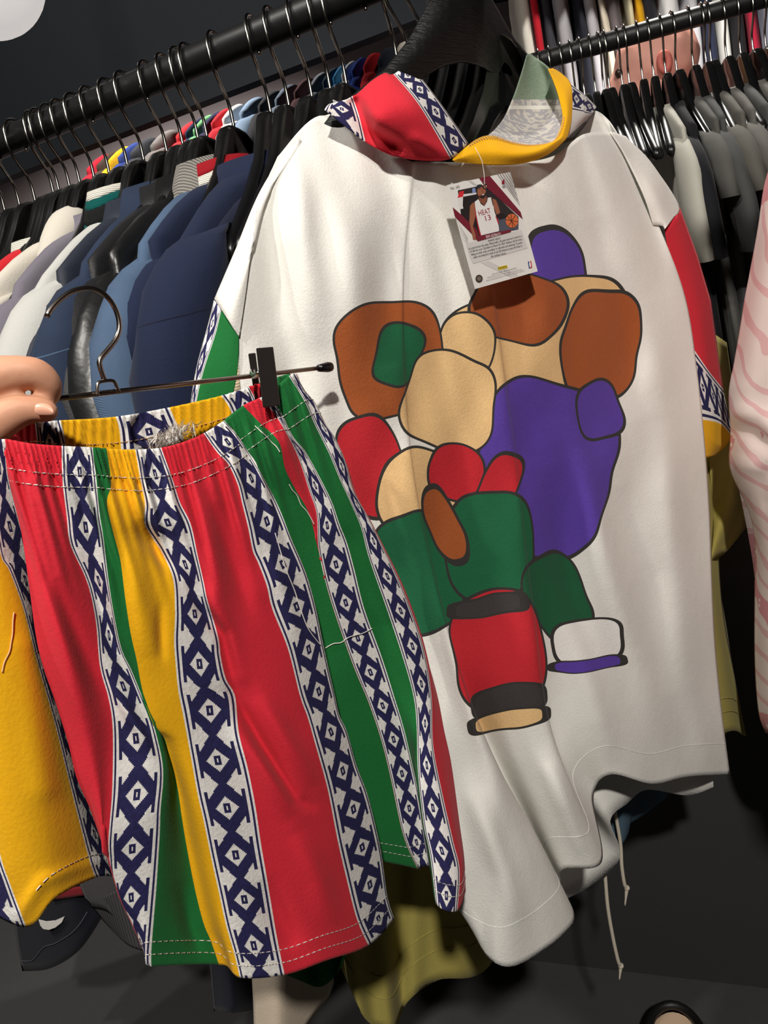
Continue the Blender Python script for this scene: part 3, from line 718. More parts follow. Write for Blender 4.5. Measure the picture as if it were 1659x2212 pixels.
# the wide wooden hanger inside the shirt
wh = thing('wooden_hanger', 'broad black wooden hanger inside the hooded white shirt', 'hanger', PS(1000, 60, -.03))
def hprof(k):  # k -1..1 along the arm: centre px, half height px, forward offset, half thickness m
    a = abs(k)
    top = [(0, -60), (.12, -45), (.22, 5), (.34, 78), (.5, 140), (.7, 190), (.86, 235), (1, 280)]
    bot = [(0, 135), (.12, 142), (.22, 160), (.34, 180), (.5, 212), (.7, 250), (.86, 285), (1, 310)]
    def ip(tb):
        for (x0, y0), (x1, y1) in zip(tb, tb[1:]):
            if x0 <= a <= x1: return y0 + (y1 - y0) * (a - x0) / (x1 - x0)
        return tb[-1][1]
    return ip(top), ip(bot)
rings = []
for q in range(41):
    k = -1 + q / 20; tp, bt = hprof(k)
    x = 996 + (330 if k > 0 else 330) * k; slope = -.05 * (x - 996)
    sk = (.0 if k < 0 else .06) * (x - 996)
    off = -.02 - .035 * k * k - (.075 * min(1, max(0, (k - .12) / .25)) if k > 0 else 0); th = .017 + .006 * abs(k)
    cz = [(tp, -1), (tp + (bt - tp) * .06, -.2), (tp + (bt - tp) * .06, .2), (tp, 1)]
    R_ = []
    for yy, o_ in [(tp + 5, 1), (tp, .7), (tp, -.7), (tp + 5, -1), (bt - 5, -1), (bt, -.7), (bt, .7), (bt - 5, 1)]:
        R_.append(PS(x, yy + slope + sk, off + o_ * th))
    rings.append(R_)
ring_surface('body', rings, M_BLACKWOOD, wh)
wt = PS(990, -55, -.02)
tube('hook', resample3([wt, wt + Zv * .03, wt + Zv * .055 - N1 * .012, wt + Zv * .075 - N1 * .022, wt + Zv * .10 - N1 * .012, wt + Zv * .108, wt + Zv * .10 + N1 * .016, wt + Zv * .085 + N1 * .022], 24), .0022, M_CHROME, wh, 8)

# ------------------------------------------------------------------ patterned shorts on a clip hanger
PH = Plane(at(232, 850, .475), at(700, 795, .605))
shorts = thing('elastic_shorts', 'red, green and yellow striped shorts with navy and white woven motif', 'shorts', PH(450, 2000, -.02))
SF = [  # creases
 ([(75, 1080), (110, 1250), (180, 1420), (215, 1500)], 16, -.006), ([(60, 1050), (120, 1300), (190, 1560)], 22, .005), ([(170, 1180), (215, 1300), (250, 1400), (330, 1560)], 14, -.004),
 ([(300, 1120), (330, 1180), (372, 1240)], 12, -.008), ([(280, 1150), (300, 1300), (330, 1420)], 22, .005), ([(345, 1300), (350, 1430)], 9, -.003),
 ([(440, 1070), (455, 1180), (470, 1300), (510, 1450)], 18, .005), ([(470, 1080), (500, 1200), (540, 1330)], 16, -.005), ([(505, 1500), (560, 1600), (640, 1730), (670, 1740)], 11, -.008), ([(500, 1560), (560, 1640), (640, 1760)], 24, .006),
 ([(410, 1250), (440, 1320), (480, 1370), (510, 1500)], 12, -.006), ([(560, 1500), (620, 1600), (680, 1700)], 18, .005), ([(560, 1900), (600, 1980), (640, 2050)], 24, -.004), ([(640, 1800), (690, 1900), (720, 2000)], 22, .004),
 ([(390, 1900), (410, 2000), (430, 2060)], 14, -.005), ([(240, 1480), (300, 1580), (330, 1640)], 10, .004), ([(560, 1140), (600, 1240), (650, 1390)], 16, .004)]
def gather(a1, a2, freq, wb):
    def f(x, y, u, v):
        d = 0.0
        if v < .35:
            xx = x - .28 * (y - 950)
            if v < wb: d += a1 * (math.sin(xx / freq + 1.6 * math.sin(xx * .07)) + .5 * math.sin(xx / freq * 1.7 + 2 + math.sin(xx * .11))) * (.3 + .7 * math.sin(v / wb * math.pi))
            k = max(0, 1 - (v - wb) / .26) ** 1.5 if v >= wb else (v / wb) ** 2
            d += (a2 * math.sin(xx / 7.5 + 1.9 * math.sin(xx * .045)) + .6 * a2 * math.sin(xx / 4.1 + 1)) * k
        for pl, w_, h_ in SF:
            if min(p[0] for p in pl) - 3 * w_ < x < max(p[0] for p in pl) + 3 * w_ and min(p[1] for p in pl) - 3 * w_ < y < max(p[1] for p in pl) + 3 * w_:
                d += 1.25 * crease(x, y, pl, w_ * 1.25, h_)
        # roll of each leg
        return d
    return f
B0 = [(12, 948, .02), (16, 1022, .02), (46, 1150, .02), (62, 1260, .02), (84, 1407, .02), (121, 1521, .02), (147, 1605, .02), (165, 1679, .02), (195, 1749, .02), (220, 1822, .02), (235, 1866, .018), (257, 1939, .016), (283, 1994, .014), (325, 2088, .012)]
Bm = [(70, 958, .026), (72, 1030, .03), (90, 1150, .034), (118, 1300, .036), (150, 1440, .036), (182, 1560, .034), (205, 1680, .032), (220, 1780, .03), (230, 1840, .026), (237, 1868, .02), (259, 1942, .018), (285, 1996, .016), (325, 2089, .014)]
B1 = [(133, 963, .026), (135, 1038, .03), (144, 1116, .032), (152, 1176, .032), (182, 1242, .03), (197, 1289, .03), (208, 1351, .03), (216, 1440, .03), (233, 1503, .028), (242, 1554, .028), (244, 1620, .028), (242, 1712, .03), (236, 1789, .03), (234, 1829, .028), (239, 1868, .024), (261, 1943, .02), (287, 1998, .018), (325, 2090, .016)]
B2 = [(200, 966, .028), (207, 1025, .03), (211, 1069, .032), (216, 1116, .032), (224, 1163, .034), (233, 1242, .036), (245, 1320, .036), (262, 1400, .034), (284, 1448, .034), (306, 1502, .034), (330, 1561, .034), (345, 1616, .034), (352, 1657, .036), (352, 1694, .036), (347, 1749, .036), (345, 1804, .034), (338, 1914, .03), (332, 1987, .026), (327, 2053, .022), (327, 2088, .02)]
B3 = [(230, 969, .028), (240, 1044, .03), (231, 1085, .034), (244, 1148, .036), (260, 1210, .036), (270, 1289, .036), (282, 1367, .036), (295, 1425, .036), (306, 1484, .036), (320, 1536, .036), (336, 1572, .034), (354, 1592, .03), (363, 1622, .026), (382, 1694, .022), (393, 1767, .02), (404, 1833, .018), (422, 1925, .018), (440, 1995, .018), (455, 2031, .018), (473, 2084, .018)]
B4 = [(292, 971, .028), (304, 1041, .03), (313, 1088, .034), (312, 1132, .034), (332, 1167, .03), (348, 1192, .032), (373, 1248, .036), (378, 1320, .038), (376, 1383, .038), (379, 1430, .038), (385, 1492, .038), (396, 1547, .038), (411, 1628, .038), (426, 1712, .038), (440, 1774, .038), (455, 1848, .036), (472, 1925, .036), (488, 1998, .036), (506, 2061, .036), (518, 2112, .036)]
B5 = [(348, 967, .028), (373, 1035, .03), (389, 1085, .034), (412, 1132, .036), (426, 1195, .036), (440, 1257, .036), (447, 1292, .038), (462, 1342, .038), (473, 1383, .038), (477, 1418, .038), (488, 1466, .038), (508, 1505, .036), (516, 1583, .038), (536, 1662, .04), (552, 1743, .042), (564, 1824, .042), (578, 1905, .042), (598, 2023, .042), (615, 2106, .042)]
B5b = [(395, 955, .028), (420, 1015, .03), (445, 1090, .034), (470, 1190, .036), (495, 1290, .038), (530, 1400, .04), (575, 1500, .042), (600, 1620, .044), (630, 1740, .046), (655, 1860, .046), (680, 1960, .046), (705, 2075, .046)]
B6 = [(440, 936, .024), (468, 976, .026), (493, 1003, .028), (513, 1046, .03), (523, 1087, .032), (536, 1140, .034), (546, 1190, .034), (558, 1217, .034), (576, 1265, .036), (588, 1315, .036), (622, 1402, .038), (648, 1503, .04), (665, 1551, .04), (682, 1611, .042), (702, 1682, .042), (713, 1730, .042), (729, 1814, .042), (746, 1888, .04), (770, 1983, .04), (796, 2043, .036)]
B7 = [(484, 908, .014), (508, 934, .018), (523, 955, .02), (552, 1002, .024), (577, 1046, .026), (595, 1080, .026), (614, 1124, .028), (630, 1165, .028), (652, 1215, .028), (668, 1259, .028), (684, 1320, .028), (700, 1400, .028), (723, 1500, .026), (733, 1544, .026), (750, 1581, .026), (770, 1652, .026), (794, 1716, .026), (814, 1794, .026), (826, 1854, .024), (837, 1935, .022), (852, 1985, .018)]
def s_rng(i, v):
    if i == 2:   # band that turns under at the leg edge
        return (0 if v < .78 else .55 * (v - .78) / .22, 1)
    return (0, 1)
sf, sfg = sheet('leg', PH, [B0, Bm, B1, B2, B3, B4, B5, B5b, B6, B7], [M_RED, M_AZ, M_GREEN, M_YEL], [0, 0, 1, 2, 3, 1, 0, 0, 1], rows=170, sub=24, parent=shorts, disp=gather(.0013, .0026, 1.75, .065), uvs_s=s_rng, smoothu=True)
# far right part: side and back of the same leg
E0 = [(484, 908, .008), (508, 934, .01), (552, 1002, .014), (595, 1080, .014), (640, 1200, .010), (684, 1330, .006), (723, 1500, .004), (760, 1652, .0), (800, 1794, -.004), (830, 1862, -.006)]
E1 = [(525, 876, .010), (560, 912, .014), (602, 954, .022), (616, 1012, .02), (640, 1060, .016), (668, 1110, .016), (688, 1190, .016), (712, 1290, .014), (760, 1430, .012), (797, 1520, .01), (824, 1601, .01), (844, 1682, .008), (871, 1804, .006), (902, 1877, .004)]
E1b = [(560, 860, .012), (590, 890, .014), (618, 935, .016), (645, 990, .014), (668, 1060, .014), (684, 1110, .016), (689, 1190, .016), (712.5, 1290, .014), (760.5, 1430, .012), (797.5, 1520, .01), (824.5, 1601, .01), (844.5, 1682, .008), (871.5, 1804, .006), (902.5, 1877, .004)]
E2 = [(580, 850, .012), (608, 893, .014), (633, 943, .016), (658, 973, .016), (680, 1011, .018), (715, 1080, .02), (733, 1131, .02), (749, 1171, .018), (765, 1228, .018), (787, 1315, .016), (825, 1420, .012), (851, 1503, .01), (875, 1584, .006), (905, 1719, .002), (922, 1821, 0), (930, 1877, 0)]
E3 = [(624, 812, .008), (658, 867, .012), (680, 917, .014), (711, 980, .018), (733, 1033, .02), (757, 1085, .022), (780, 1140, .022), (797, 1205, .022), (837, 1320, .022), (870, 1420, .02), (893, 1503, .016), (900, 1567, .014), (903, 1669, .014), (915, 1780, .016), (929, 1848, .018), (942, 1952, .02)]
E4 = [(640, 808, .0), (658, 842, .004), (683, 873, .008), (702, 914, .01), (724, 946, .014), (746, 996, .016), (765, 1062, .018), (799, 1124, .02), (827, 1181, .022), (859, 1246, .022), (887, 1315, .022), (915, 1400, .02), (932, 1500, .018), (936, 1611, .02), (956, 1716, .024), (979, 1817, .026), (993, 1881, .026), (988, 1968, .026)]
E5 = [(642, 812, -.012), (662, 850, -.01), (688, 885, -.008), (708, 925, -.006), (730, 960, -.004), (752, 1010, -.002), (772, 1072, 0), (806, 1140, 0), (836, 1200, 0), (868, 1265, 0), (895, 1335, .002), (922, 1420, .004), (945, 1503, .006), (960, 1580, .008), (975, 1650, .008), (993, 1780, .01), (1003, 1854, .01), (1006, 1925, .008)]
sb_, sbg = sheet('leg_side', PH, [E0, E1, E1b, E2, E3, E4, E5], [M_RED, M_AZ, M_GREEN], [2, 0, 1, 2, 1, 0], rows=150, sub=16, parent=shorts, disp=lambda x, y, u, v, f_=gather(.0011, .002, 1.8, .06): f_(x, y, u, v) + .045 * max(0, (y - 1350) / 600) * max(0, min(1, (u - 2) / 2)))
# left leg
L0 = [(-140, 960, -.02), (-130, 1200, -.02), (-100, 1500, -.02), (-70, 1750, -.02), (-40, 1960, -.02)]
L1 = [(-60, 955, .0), (-75, 1150, .004), (-60, 1400, .01), (-30, 1700, .01), (0, 1844, .01), (22, 1910, .01), (57, 2003, .008)]
L1b = [(-30, 952, .008), (-45, 1120, .01), (0, 1350, .018), (50, 1600, .02), (85, 1780, .02), (120, 1940, .018)]
L2 = [(-14, 950, .012), (-20, 1040, .012), (0, 1192, .014), (19, 1230, .014), (47, 1303, .014), (63, 1361, .014), (79, 1425, .012), (117, 1558, .010), (147, 1679, .008), (172, 1778, .006), (194, 1862, .004), (206, 1896, .004)]
L3 = [(14, 948, .014), (18, 1022, .012), (40, 1110, .008), (66, 1200, .002), (90, 1340, -.002), (120, 1460, -.004), (160, 1600, -.006), (200, 1740, -.008), (240, 1860, -.01), (252, 1892, -.01)]
lf, lfg = sheet('leg', PH, [L0, L1, L1b, L2, L3], [M_AZ, M_YEL], [0, 1, 1, 0], rows=120, sub=9, parent=shorts,
  disp=lambda x, y, u, v: .003 * g(seg_d(x, y, [(260, 1850), (210, 1862), (150, 1880), (90, 1905), (40, 1980)]), 0, 15) + .003 * g(seg_d(x, y, [(60, 1400), (80, 1550), (100, 1700)]), 0, 30))
# back of the waistband and of the legs
W = [[(20, 919, -.02), (22, 935, -.02), (16, 960, -.01), (16, 1010, -.01)], [(75, 911, -.035), (78, 935, -.035), (80, 960, -.035), (80, 1010, -.035)], [(131, 908, -.04), (138, 935, -.04), (146, 975, -.04), (150, 1030, -.04)],
     [(250, 900, -.045), (258, 930, -.045), (262, 975, -.045), (268, 1030, -.045)], [(366, 880, -.04), (382, 915, -.04), (400, 955, -.04), (410, 1000, -.04)], [(478, 855, -.03), (495, 880, -.03), (505, 910, -.03), (515, 960, -.03)],
     [(538, 836, -.02), (550, 860, -.02), (560, 890, -.02), (570, 930, -.02)], [(560, 828, -.012), (575, 850, -.012), (590, 880, -.012), (600, 920, -.012)], [(626, 806, -.014), (640, 830, -.014), (655, 865, -.014), (670, 900, -.014)]]
wb, wbg = sheet('waistband_back', PH, W, [M_RED, M_AZ, M_YEL, M_GREEN], [0, 1, 2, 1, 2, 1, 0, 3], rows=24, sub=26, parent=shorts, disp=lambda x, y, u, v: .0010 * math.sin(x / 1.9 + 1.5 * math.sin(x * .06)) + .0007 * math.sin(x / 3.4), period=.03)
bl, blg = sheet('leg_back', PH, [[(330, 1050, -.05), (420, 1500, -.05), (500, 1900, -.05), (600, 2095, -.05)], [(430, 1000, -.06), (540, 1500, -.07), (620, 1900, -.07), (648, 2118, -.07)], [(500, 960, -.06), (620, 1500, -.07), (690, 1900, -.07), (690, 2132, -.06)],
   [(560, 930, -.05), (700, 1500, -.06), (760, 1900, -.06), (722, 2110, -.055)], [(600, 900, -.04), (760, 1400, -.045), (800, 1800, -.045), (745, 2065, -.05)]], [M_GREEN, M_AZ], [0, 0, 0, 0], rows=40, sub=6, parent=shorts)
lbk, _ = sheet('leg_back', PH, [[(-140, 960, -.025), (-100, 1500, -.05), (-40, 1950, -.05)], [(20, 950, -.05), (60, 1400, -.07), (80, 1900, -.07)], [(140, 980, -.05), (180, 1400, -.07), (215, 1870, -.05)]], [M_YEL, M_AZ], [0, 1], rows=30, sub=6, parent=shorts)
# thread
for (nm, gd, rws) in (('stitch_line', sfg, (9, 13, 161, 165)), ('stitch_line', sbg, (8, 12, 142, 145)), ('stitch_line', lfg, (113,))):
    for j in rws:
        if gd is lfg: stitches(nm, gd, j, M_THREAD, shorts, PH, k0=14)
        else: stitches(nm, gd, j, M_THREAD, shorts, PH)
stitches('stitch_line', wbg, 10, M_THREADY, shorts, PH)
stitches('stitch_line', wbg, 14, M_THREADY, shorts, PH)
def surf_line(name, pxs, off, parent, mat, plane, rad=.0004):
    return tube(name, resample3([plane(x, y, off) for x, y in pxs], 40), rad, mat, parent, 5)
def on_grid(gd, x, y):
    best = None
    for r_ in gd:
        for p, q in r_:
            d = (q[0] - x) ** 2 + (q[1] - y) ** 2
            if best is None or d < best[0]: best = (d, p)
    return best[1]
def grid_line(name, gd, pxs, parent, mat, plane, rad=.0004, lift=.001):
    pts = [Vector((x, y, 0)) for x, y in pxs]; pts = resample3(pts, 7)
    return tube(name, resample3([on_grid(gd, p.x, p.y) + plane.n * lift for p in pts], 60), rad, mat, parent, 5)
grid_line('pocket_stitch', sbg, [(548, 920), (580, 948), (602, 975)], shorts, M_THREAD, PH)
grid_line('pocket_stitch', sbg, [(622, 1045), (650, 1090), (676, 1130)], shorts, M_THREAD, PH)
grid_line('pocket_stitch', sfg, [(590, 1150), (625, 1250), (670, 1370), (690, 1392)], shorts, M_THREAD, PH)
grid_line('pocket_stitch', sbg, [(700, 1398), (740, 1385), (800, 1358)], shorts, M_THREAD, PH)
grid_line('pocket_stitch', lfg, [(2, 1450), (20, 1400), (28, 1320)], shorts, M_THREADY, PH)
# frayed white lint inside the waist
lint_v, lint_f = [], []
rl = random.Random(3)
for k in range(260):
    t_ = rl.random(); p = PH(330 + 75 * t_ + rl.uniform(-25, 25), 962 - 40 * t_ + rl.uniform(-9, 12), -.022 + rl.uniform(-.006, .006)); d = Vector((rl.uniform(-1, 1), rl.uniform(-1, 1), rl.uniform(-1, 1))).normalized() * .004
    e = d.cross(Vector((.3, .5, .8))).normalized() * .0003; b_ = len(lint_v)
    lint_v += [p - d - e, p - d + e, p + d + e + Zv * .001, p + d - e + Zv * .001]; lint_f.append((b_, b_ + 1, b_ + 2, b_ + 3))
o = mesh('lint', lint_v, lint_f, M_THREAD, shorts); o['kind'] = 'stuff'

# clip hanger
ch = thing('clip_hanger', 'slim gunmetal clip hanger with open hook holding the striped shorts', 'hanger', PH(232, 850, 0))
rA = PH(700, 794, 0); rC = PH(232, 848, 0); rL = rC + (rC - rA) * .95
tube('rod', [rL, rC, rA], .0017, M_STEEL, ch, 12)
dr = (rA - rC).normalized()
tube('end_cap', [rA - dr * .006, rA - dr * .002, rA + dr * .004, rA + dr * .0075], .004, M_BLACKPL, ch, 14, rads=[.0028, .0034, .0042, .0036])
hk = [PH(x, y, 0) for x, y in [(101, 684), (112, 666), (130, 647), (155, 630), (183, 623), (210, 627), (235, 645), (252, 674), (258, 705), (252, 730), (236, 752), (222, 768), (215, 780), (217, 795), (222, 810), (226, 822)]]
tube('hook', resample3(hk, 50), .00165, M_STEEL, ch, 10)
for s_ in (-1, 1):
    pass
brk = [(212, 856), (210, 840), (212, 828), (220, 824), (240, 822), (248, 826), (254, 840), (259, 848)]
tube('bracket', resample3([PH(x, y, .004) for x, y in brk], 24), .0011, M_STEEL, ch, 8)
def clip(name):
    for nm, pxs, o0, o1 in (('clip_jaw', [(553, 752), (590, 749), (606, 876), (568, 881)], .021, .025), ('clip_jaw', [(536, 764), (552, 762), (566, 872), (552, 874)], -.022, -.018)):
        v = [PH(x, y, o1) for x, y in pxs] + [PH(x, y, o0) for x, y in pxs]
        f = [(0, 1, 2, 3), (7, 6, 5, 4), (0, 4, 5, 1), (1, 5, 6, 2), (2, 6, 7, 3), (3, 7, 4, 0)]
        o_ = mesh(nm, v, f, M_CLIP, ch, smooth=False); b_ = o_.modifiers.new('round_edges', 'BEVEL'); b_.width = .0008; b_.segments = 2
    tube('clip_spring', resample3([PH(546, 800, -.018), PH(545, 808, -.004), PH(550, 812, .008), PH(562, 806, .021)], 14), .0022, M_CHROME, ch, 8)
clip('right')

# ------------------------------------------------------------------ hand pinching the hanger
def skin_mesh(name, chains, mat, parent=None, sub=2, voxel=None):
    """chains: lists of (point, radius); welded into one smooth body by voxel remesh"""
    bm = bmesh.new()
    for chn in chains:
        pts = resample3([p for p, r_ in chn], 6 * (len(chn) - 1) + 1)
        rr = [Vector((r_, 0, 0)) for p, r_ in chn]; rads = [v.x for v in resample3([Vector((i, r_ * 1000, 0)) for i, (p, r_) in enumerate(chn)], len(pts))] if False else None
        n = len(pts); rs = []
        for i in range(n):
            f = i / (n - 1) * (len(chn) - 1); a = min(int(f), len(chn) - 2); rs.append(chn[a][1] + (chn[a + 1][1] - chn[a][1]) * (f - a))
        for p, r_ in zip(pts, rs):
            bmesh.ops.create_icosphere(bm, subdivisions=2, radius=r_, matrix=Matrix.Translation(p))
        # fill between with more balls
        for i in range(n - 1):
            for q in (.33, .66):
                bmesh.ops.create_icosphere(bm, subdivisions=2, radius=rs[i] + (rs[i + 1] - rs[i]) * q, matrix=Matrix.Translation(pts[i].lerp(pts[i + 1], q)))
    org = parent_loc(parent)
    bmesh.ops.translate(bm, verts=bm.verts, vec=-org)
    me = bpy.data.meshes.new(name); bm.to_mesh(me); bm.free()
    o = bpy.data.objects.new(name, me); COL.objects.link(o)
    if parent: o.parent = parent
    rm = o.modifiers.new('weld', 'REMESH'); rm.mode = 'VOXEL'; rm.voxel_size = voxel or .0016; rm.use_smooth_shade = True
    sm_ = o.modifiers.new('soften', 'SMOOTH'); sm_.factor = .6; sm_.iterations = 6
    dg = bpy.context.evaluated_depsgraph_get(); me2 = bpy.data.meshes.new_from_object(o.evaluated_get(dg)); o.modifiers.clear(); o.data = me2; me2.materials.clear(); me2.materials.append(mat)
    me2.name = name
    for p in me2.polygons: p.use_smooth = True
    return o
dH = 0.440
hand = thing('person', 'hand of a person pinching the clip hanger rod between thumb and forefinger', 'person', at(-60, 960, dH))
idx = [(at(-190, 880, .43), .016), (at(-95, 838, .43), .0150), (at(-20, 818, .428), .0125), (at(45, 806, .428), .0118), (at(78, 808, .430), .0122), (at(100, 826, .434), .0100), (at(103, 848, .438), .0085), (at(90, 866, .440), .0070)]
thb = [(at(-230, 1030, .43), .022), (at(-120, 985, .425), .0195), (at(-35, 932, .425), .0160), (at(30, 893, .427), .0118), (at(70, 884, .429), .0102), (at(100, 888, .431), .0068)]
mid = [(at(-200, 900, .455), .016), (at(-100, 850, .46), .0135), (at(-30, 830, .462), .0115), (at(20, 850, .464), .010), (at(10, 885, .46), .009), (at(-25, 905, .452), .008)]
rng = [(at(-215, 930, .48), .016), (at(-120, 890, .485), .0125), (at(-60, 880, .487), .0108), (at(-25, 905, .485), .0095), (at(-45, 935, .475), .0085)]
pky = [(at(-230, 965, .50), .014), (at(-150, 935, .505), .0108), (at(-100, 930, .507), .0092), (at(-75, 955, .50), .008), (at(-95, 978, .49), .0075)]
palm = [(at(-420, 1060, .47), .026), (at(-300, 1000, .46), .027), (at(-220, 950, .455), .023), (at(-190, 905, .455), .018)]
wrist = [(at(-700, 1220, .50), .034), (at(-520, 1120, .48), .029), (at(-420, 1060, .47), .027)]
hb_ = skin_mesh('hand', [idx, thb, mid, rng, pky, palm, wrist], M_SKIN, hand)
# thumb nail
nl = [[at(x, y, d) for x, y in row] for d, row in ((.4205, [(76, 872), (92, 870), (108, 874), (116, 884)]), (.4185, [(74, 884), (92, 882), (108, 885), (117, 891)]), (.4205, [(76, 897), (92, 897), (106, 897), (115, 897)]))]
vv = [p for r_ in nl for p in r_]; ff = [(j * 4 + k, j * 4 + k + 1, (j + 1) * 4 + k + 1, (j + 1) * 4 + k) for j in range(2) for k in range(3)]
mesh('thumbnail', vv, ff, plain('nail_pink', (226, 168, 142), .3, 0, .5), hand, thick=.0006, sub=2)

# ------------------------------------------------------------------ trading card used as swing tag
PC = Plane(PS(965, 400, .045), PS(1103, 371, .045))
K = 250 / 1659
def cpx(x, y): return 940 + x * K, 360 + y * K
card = thing('trading_card', 'glossy basketball trading card hanging as a tag on the white shirt', 'card', PC(*cpx(570, 1755), 0))
def decal(name, pts, rgb, lay, parent=None, rough=.35, mat=None):
    o0 = .0009 + .00006 * lay
    v = [PC(*cpx(x, y), o0) for x, y in pts]
    return mesh(name, v, [tuple(range(len(v)))], mat or plain('ink_%d_%d_%d' % rgb, rgb, rough), parent or card, smooth=False)
cq = [(165, 265), (1080, 75), (1470, 1500), (570, 1755)]
v = [PC(*cpx(x, y), .0008) for x, y in cq] + [PC(*cpx(x, y), 0) for x, y in cq]
stock = mesh('card_stock', v, [(0, 1, 2, 3), (7, 6, 5, 4), (0, 4, 5, 1), (1, 5, 6, 2), (2, 6, 7, 3), (3, 7, 4, 0)], plain('card_white_gloss', (226, 224, 220), .28, 0, .5), card, smooth=False)
# parts of the print
decal('grey_corner', [(890, 115), (1080, 75), (1215, 560), (1190, 530)], (150, 148, 146), 1)
for i in range(5):
    x0 = 905 + i * 34; decal('white_ray', [(x0, 112 - i * 7), (x0 + 14, 109 - i * 7), (1204 - 23 * i, 545 - 85 * i), (1197 - 23 * i, 520 - 85 * i)], (232, 230, 226), 2)
for i in range(4):
    decal('grey_ray', [(290 + i * 28, 730 + i * 95), (298 + i * 28, 738 + i * 95), (470, 1030 + i * 20), (462, 1034 + i * 20)], (176, 174, 172), 1)
decal('photo_ground', [(325, 340), (700, 262), (745, 300), (1195, 720), (1195, 900), (600, 1010), (370, 690)], (34, 34, 36), 2)
decal('photo_ground', [(405, 430), (600, 390), (600, 1000), (500, 800), (370, 680)], (24, 24, 26), 3)
decal('backboard', [(410, 330), (590, 300), (595, 385), (415, 425)], (44, 44, 46), 3); decal('screen', [(530, 312), (575, 304), (580, 370), (535, 378)], (120, 140, 190), 4); decal('lit_edge', [(405, 395), (590, 372), (592, 395), (400, 432)], (214, 214, 216), 4)
decal('court_floor', [(900, 700), (1190, 720), (1195, 900), (910, 930)], (74, 80, 94), 3)
decal('hoop', [(350, 355), (415, 345), (400, 430), (320, 450)], (204, 44, 52), 5); decal('net', [(320, 445), (400, 425), (395, 560), (405, 600), (360, 610)], (220, 216, 214), 5)
decal('maroon_stripe', [(630, 165), (785, 135), (1225, 650), (1255, 750), (735, 300)], (112, 24, 44), 5)
decal('maroon_stripe', [(250, 580), (370, 685), (600, 905), (640, 1060), (610, 1070), (570, 1010), (280, 715)], (112, 24, 44), 4)
# player
SK = (150, 92, 68); SKD = (128, 74, 54)
decal('far_arm', [(820, 455), (870, 475), (905, 560), (935, 665), (880, 690), (850, 600), (815, 520)], SK, 6)
decal('arm_sleeve', [(880, 690), (935, 660), (1010, 685), (1030, 730), (930, 760), (885, 720)], (20, 20, 22), 7)
decal('near_arm', [(500, 560), (545, 510), (585, 560), (580, 700), (560, 790), (540, 860), (575, 960), (585, 1050), (545, 1045), (510, 880), (490, 790), (495, 650)], SK, 6)
decal('neck', [(625, 440), (735, 420), (745, 470), (705, 560), (640, 500)], SKD, 7)
decal('jersey', [(565, 505), (620, 465), (655, 535), (705, 568), (745, 500), (755, 445), (810, 440), (835, 560), (850, 640), (890, 760), (915, 880), (915, 925), (660, 985), (620, 830), (590, 690)], (226, 224, 222), 8)
decal('jersey_trim', [(560, 505), (580, 640), (620, 830), (660, 985), (640, 990), (605, 840), (578, 700)], (170, 30, 44), 9); decal('jersey_trim', [(860, 700), (895, 740), (915, 800), (905, 830)], (170, 30, 44), 9)
decal('jersey_trim', [(800, 445), (815, 443), (838, 560), (828, 560)], (30, 28, 30), 9)
import math as _m
decal('face', [(665 + 62 * _m.cos(a) - 8 * _m.sin(a), 345 + 95 * _m.sin(a)) for a in [2 * _m.pi * k / 24 for k in range(24)]], SK, 8)
decal('headband', [(585, 300), (600, 265), (640, 252), (690, 268), (708, 300), (660, 290), (605, 325)], (34, 40, 46), 9)
decal('beard', [(622, 410), (650, 420), (660, 395), (700, 388), (722, 380), (722, 430), (690, 460), (650, 450)], (40, 28, 24), 9); decal('mouth', [(668, 398), (705, 388), (704, 404), (672, 412)], (210, 190, 180), 10)
decal('brow', [(630, 320), (655, 312), (656, 318), (632, 326)], (40, 28, 24), 10); decal('brow', [(680, 312), (705, 308), (705, 314), (682, 318)], (40, 28, 24), 10); decal('nose', [(668, 330), (680, 330), (690, 366), (666, 368)], SKD, 10)
decal('basketball', [(1100 + 90 * _m.cos(2 * _m.pi * k / 32), 775 + 100 * _m.sin(2 * _m.pi * k / 32)) for k in range(32)], (206, 104, 58), 8)
for a_, b_ in (((1012, 760), (1188, 790)), ((1085, 676), (1110, 874)), ((1030, 700), (1150, 850)), ((1150, 695), (1050, 850))):
    dx, dy = b_[0] - a_[0], b_[1] - a_[1]; L = _m.hypot(dx, dy); ox, oy = -dy / L * 4, dx / L * 4
    decal('ball_seam', [(a_[0] + ox, a_[1] + oy), (b_[0] + ox, b_[1] + oy), (b_[0] - ox, b_[1] - oy), (a_[0] - ox, a_[1] - oy)], (40, 26, 20), 9)
decal('text_panel', [(440, 1100), (1240, 905), (1325, 1165), (545, 1390), (490, 1280)], (206, 204, 202), 3)
decal('name_bar', [(600, 1000), (1080, 900), (1090, 935), (610, 1070)], (112, 24, 44), 10)
decal('maker_badge', [(895, 1440), (1030, 1408), (1042, 1450), (908, 1485)], (222, 196, 50), 5)
decal('round_seal', [(630 + 52 * _m.cos(2 * _m.pi * k / 24), 1605 + 56 * _m.sin(2 * _m.pi * k / 24)) for k in range(24)], (58, 52, 44), 5)
decal('round_seal_mark', [(630 + 30 * _m.cos(2 * _m.pi * k / 24), 1605 + 30 * _m.sin(2 * _m.pi * k / 24)) for k in range(24)], (110, 102, 90), 6)
decal('league_badge', [(1330, 1362), (1355, 1356), (1368, 1455), (1345, 1460)], (36, 56, 130), 5); decal('league_badge', [(1355, 1356), (1378, 1350), (1390, 1448), (1368, 1455)], (196, 40, 54), 5); decal('league_figure', [(1350, 1362), (1362, 1360), (1372, 1410), (1366, 1448), (1356, 1440), (1348, 1400)], (236, 234, 232), 6)
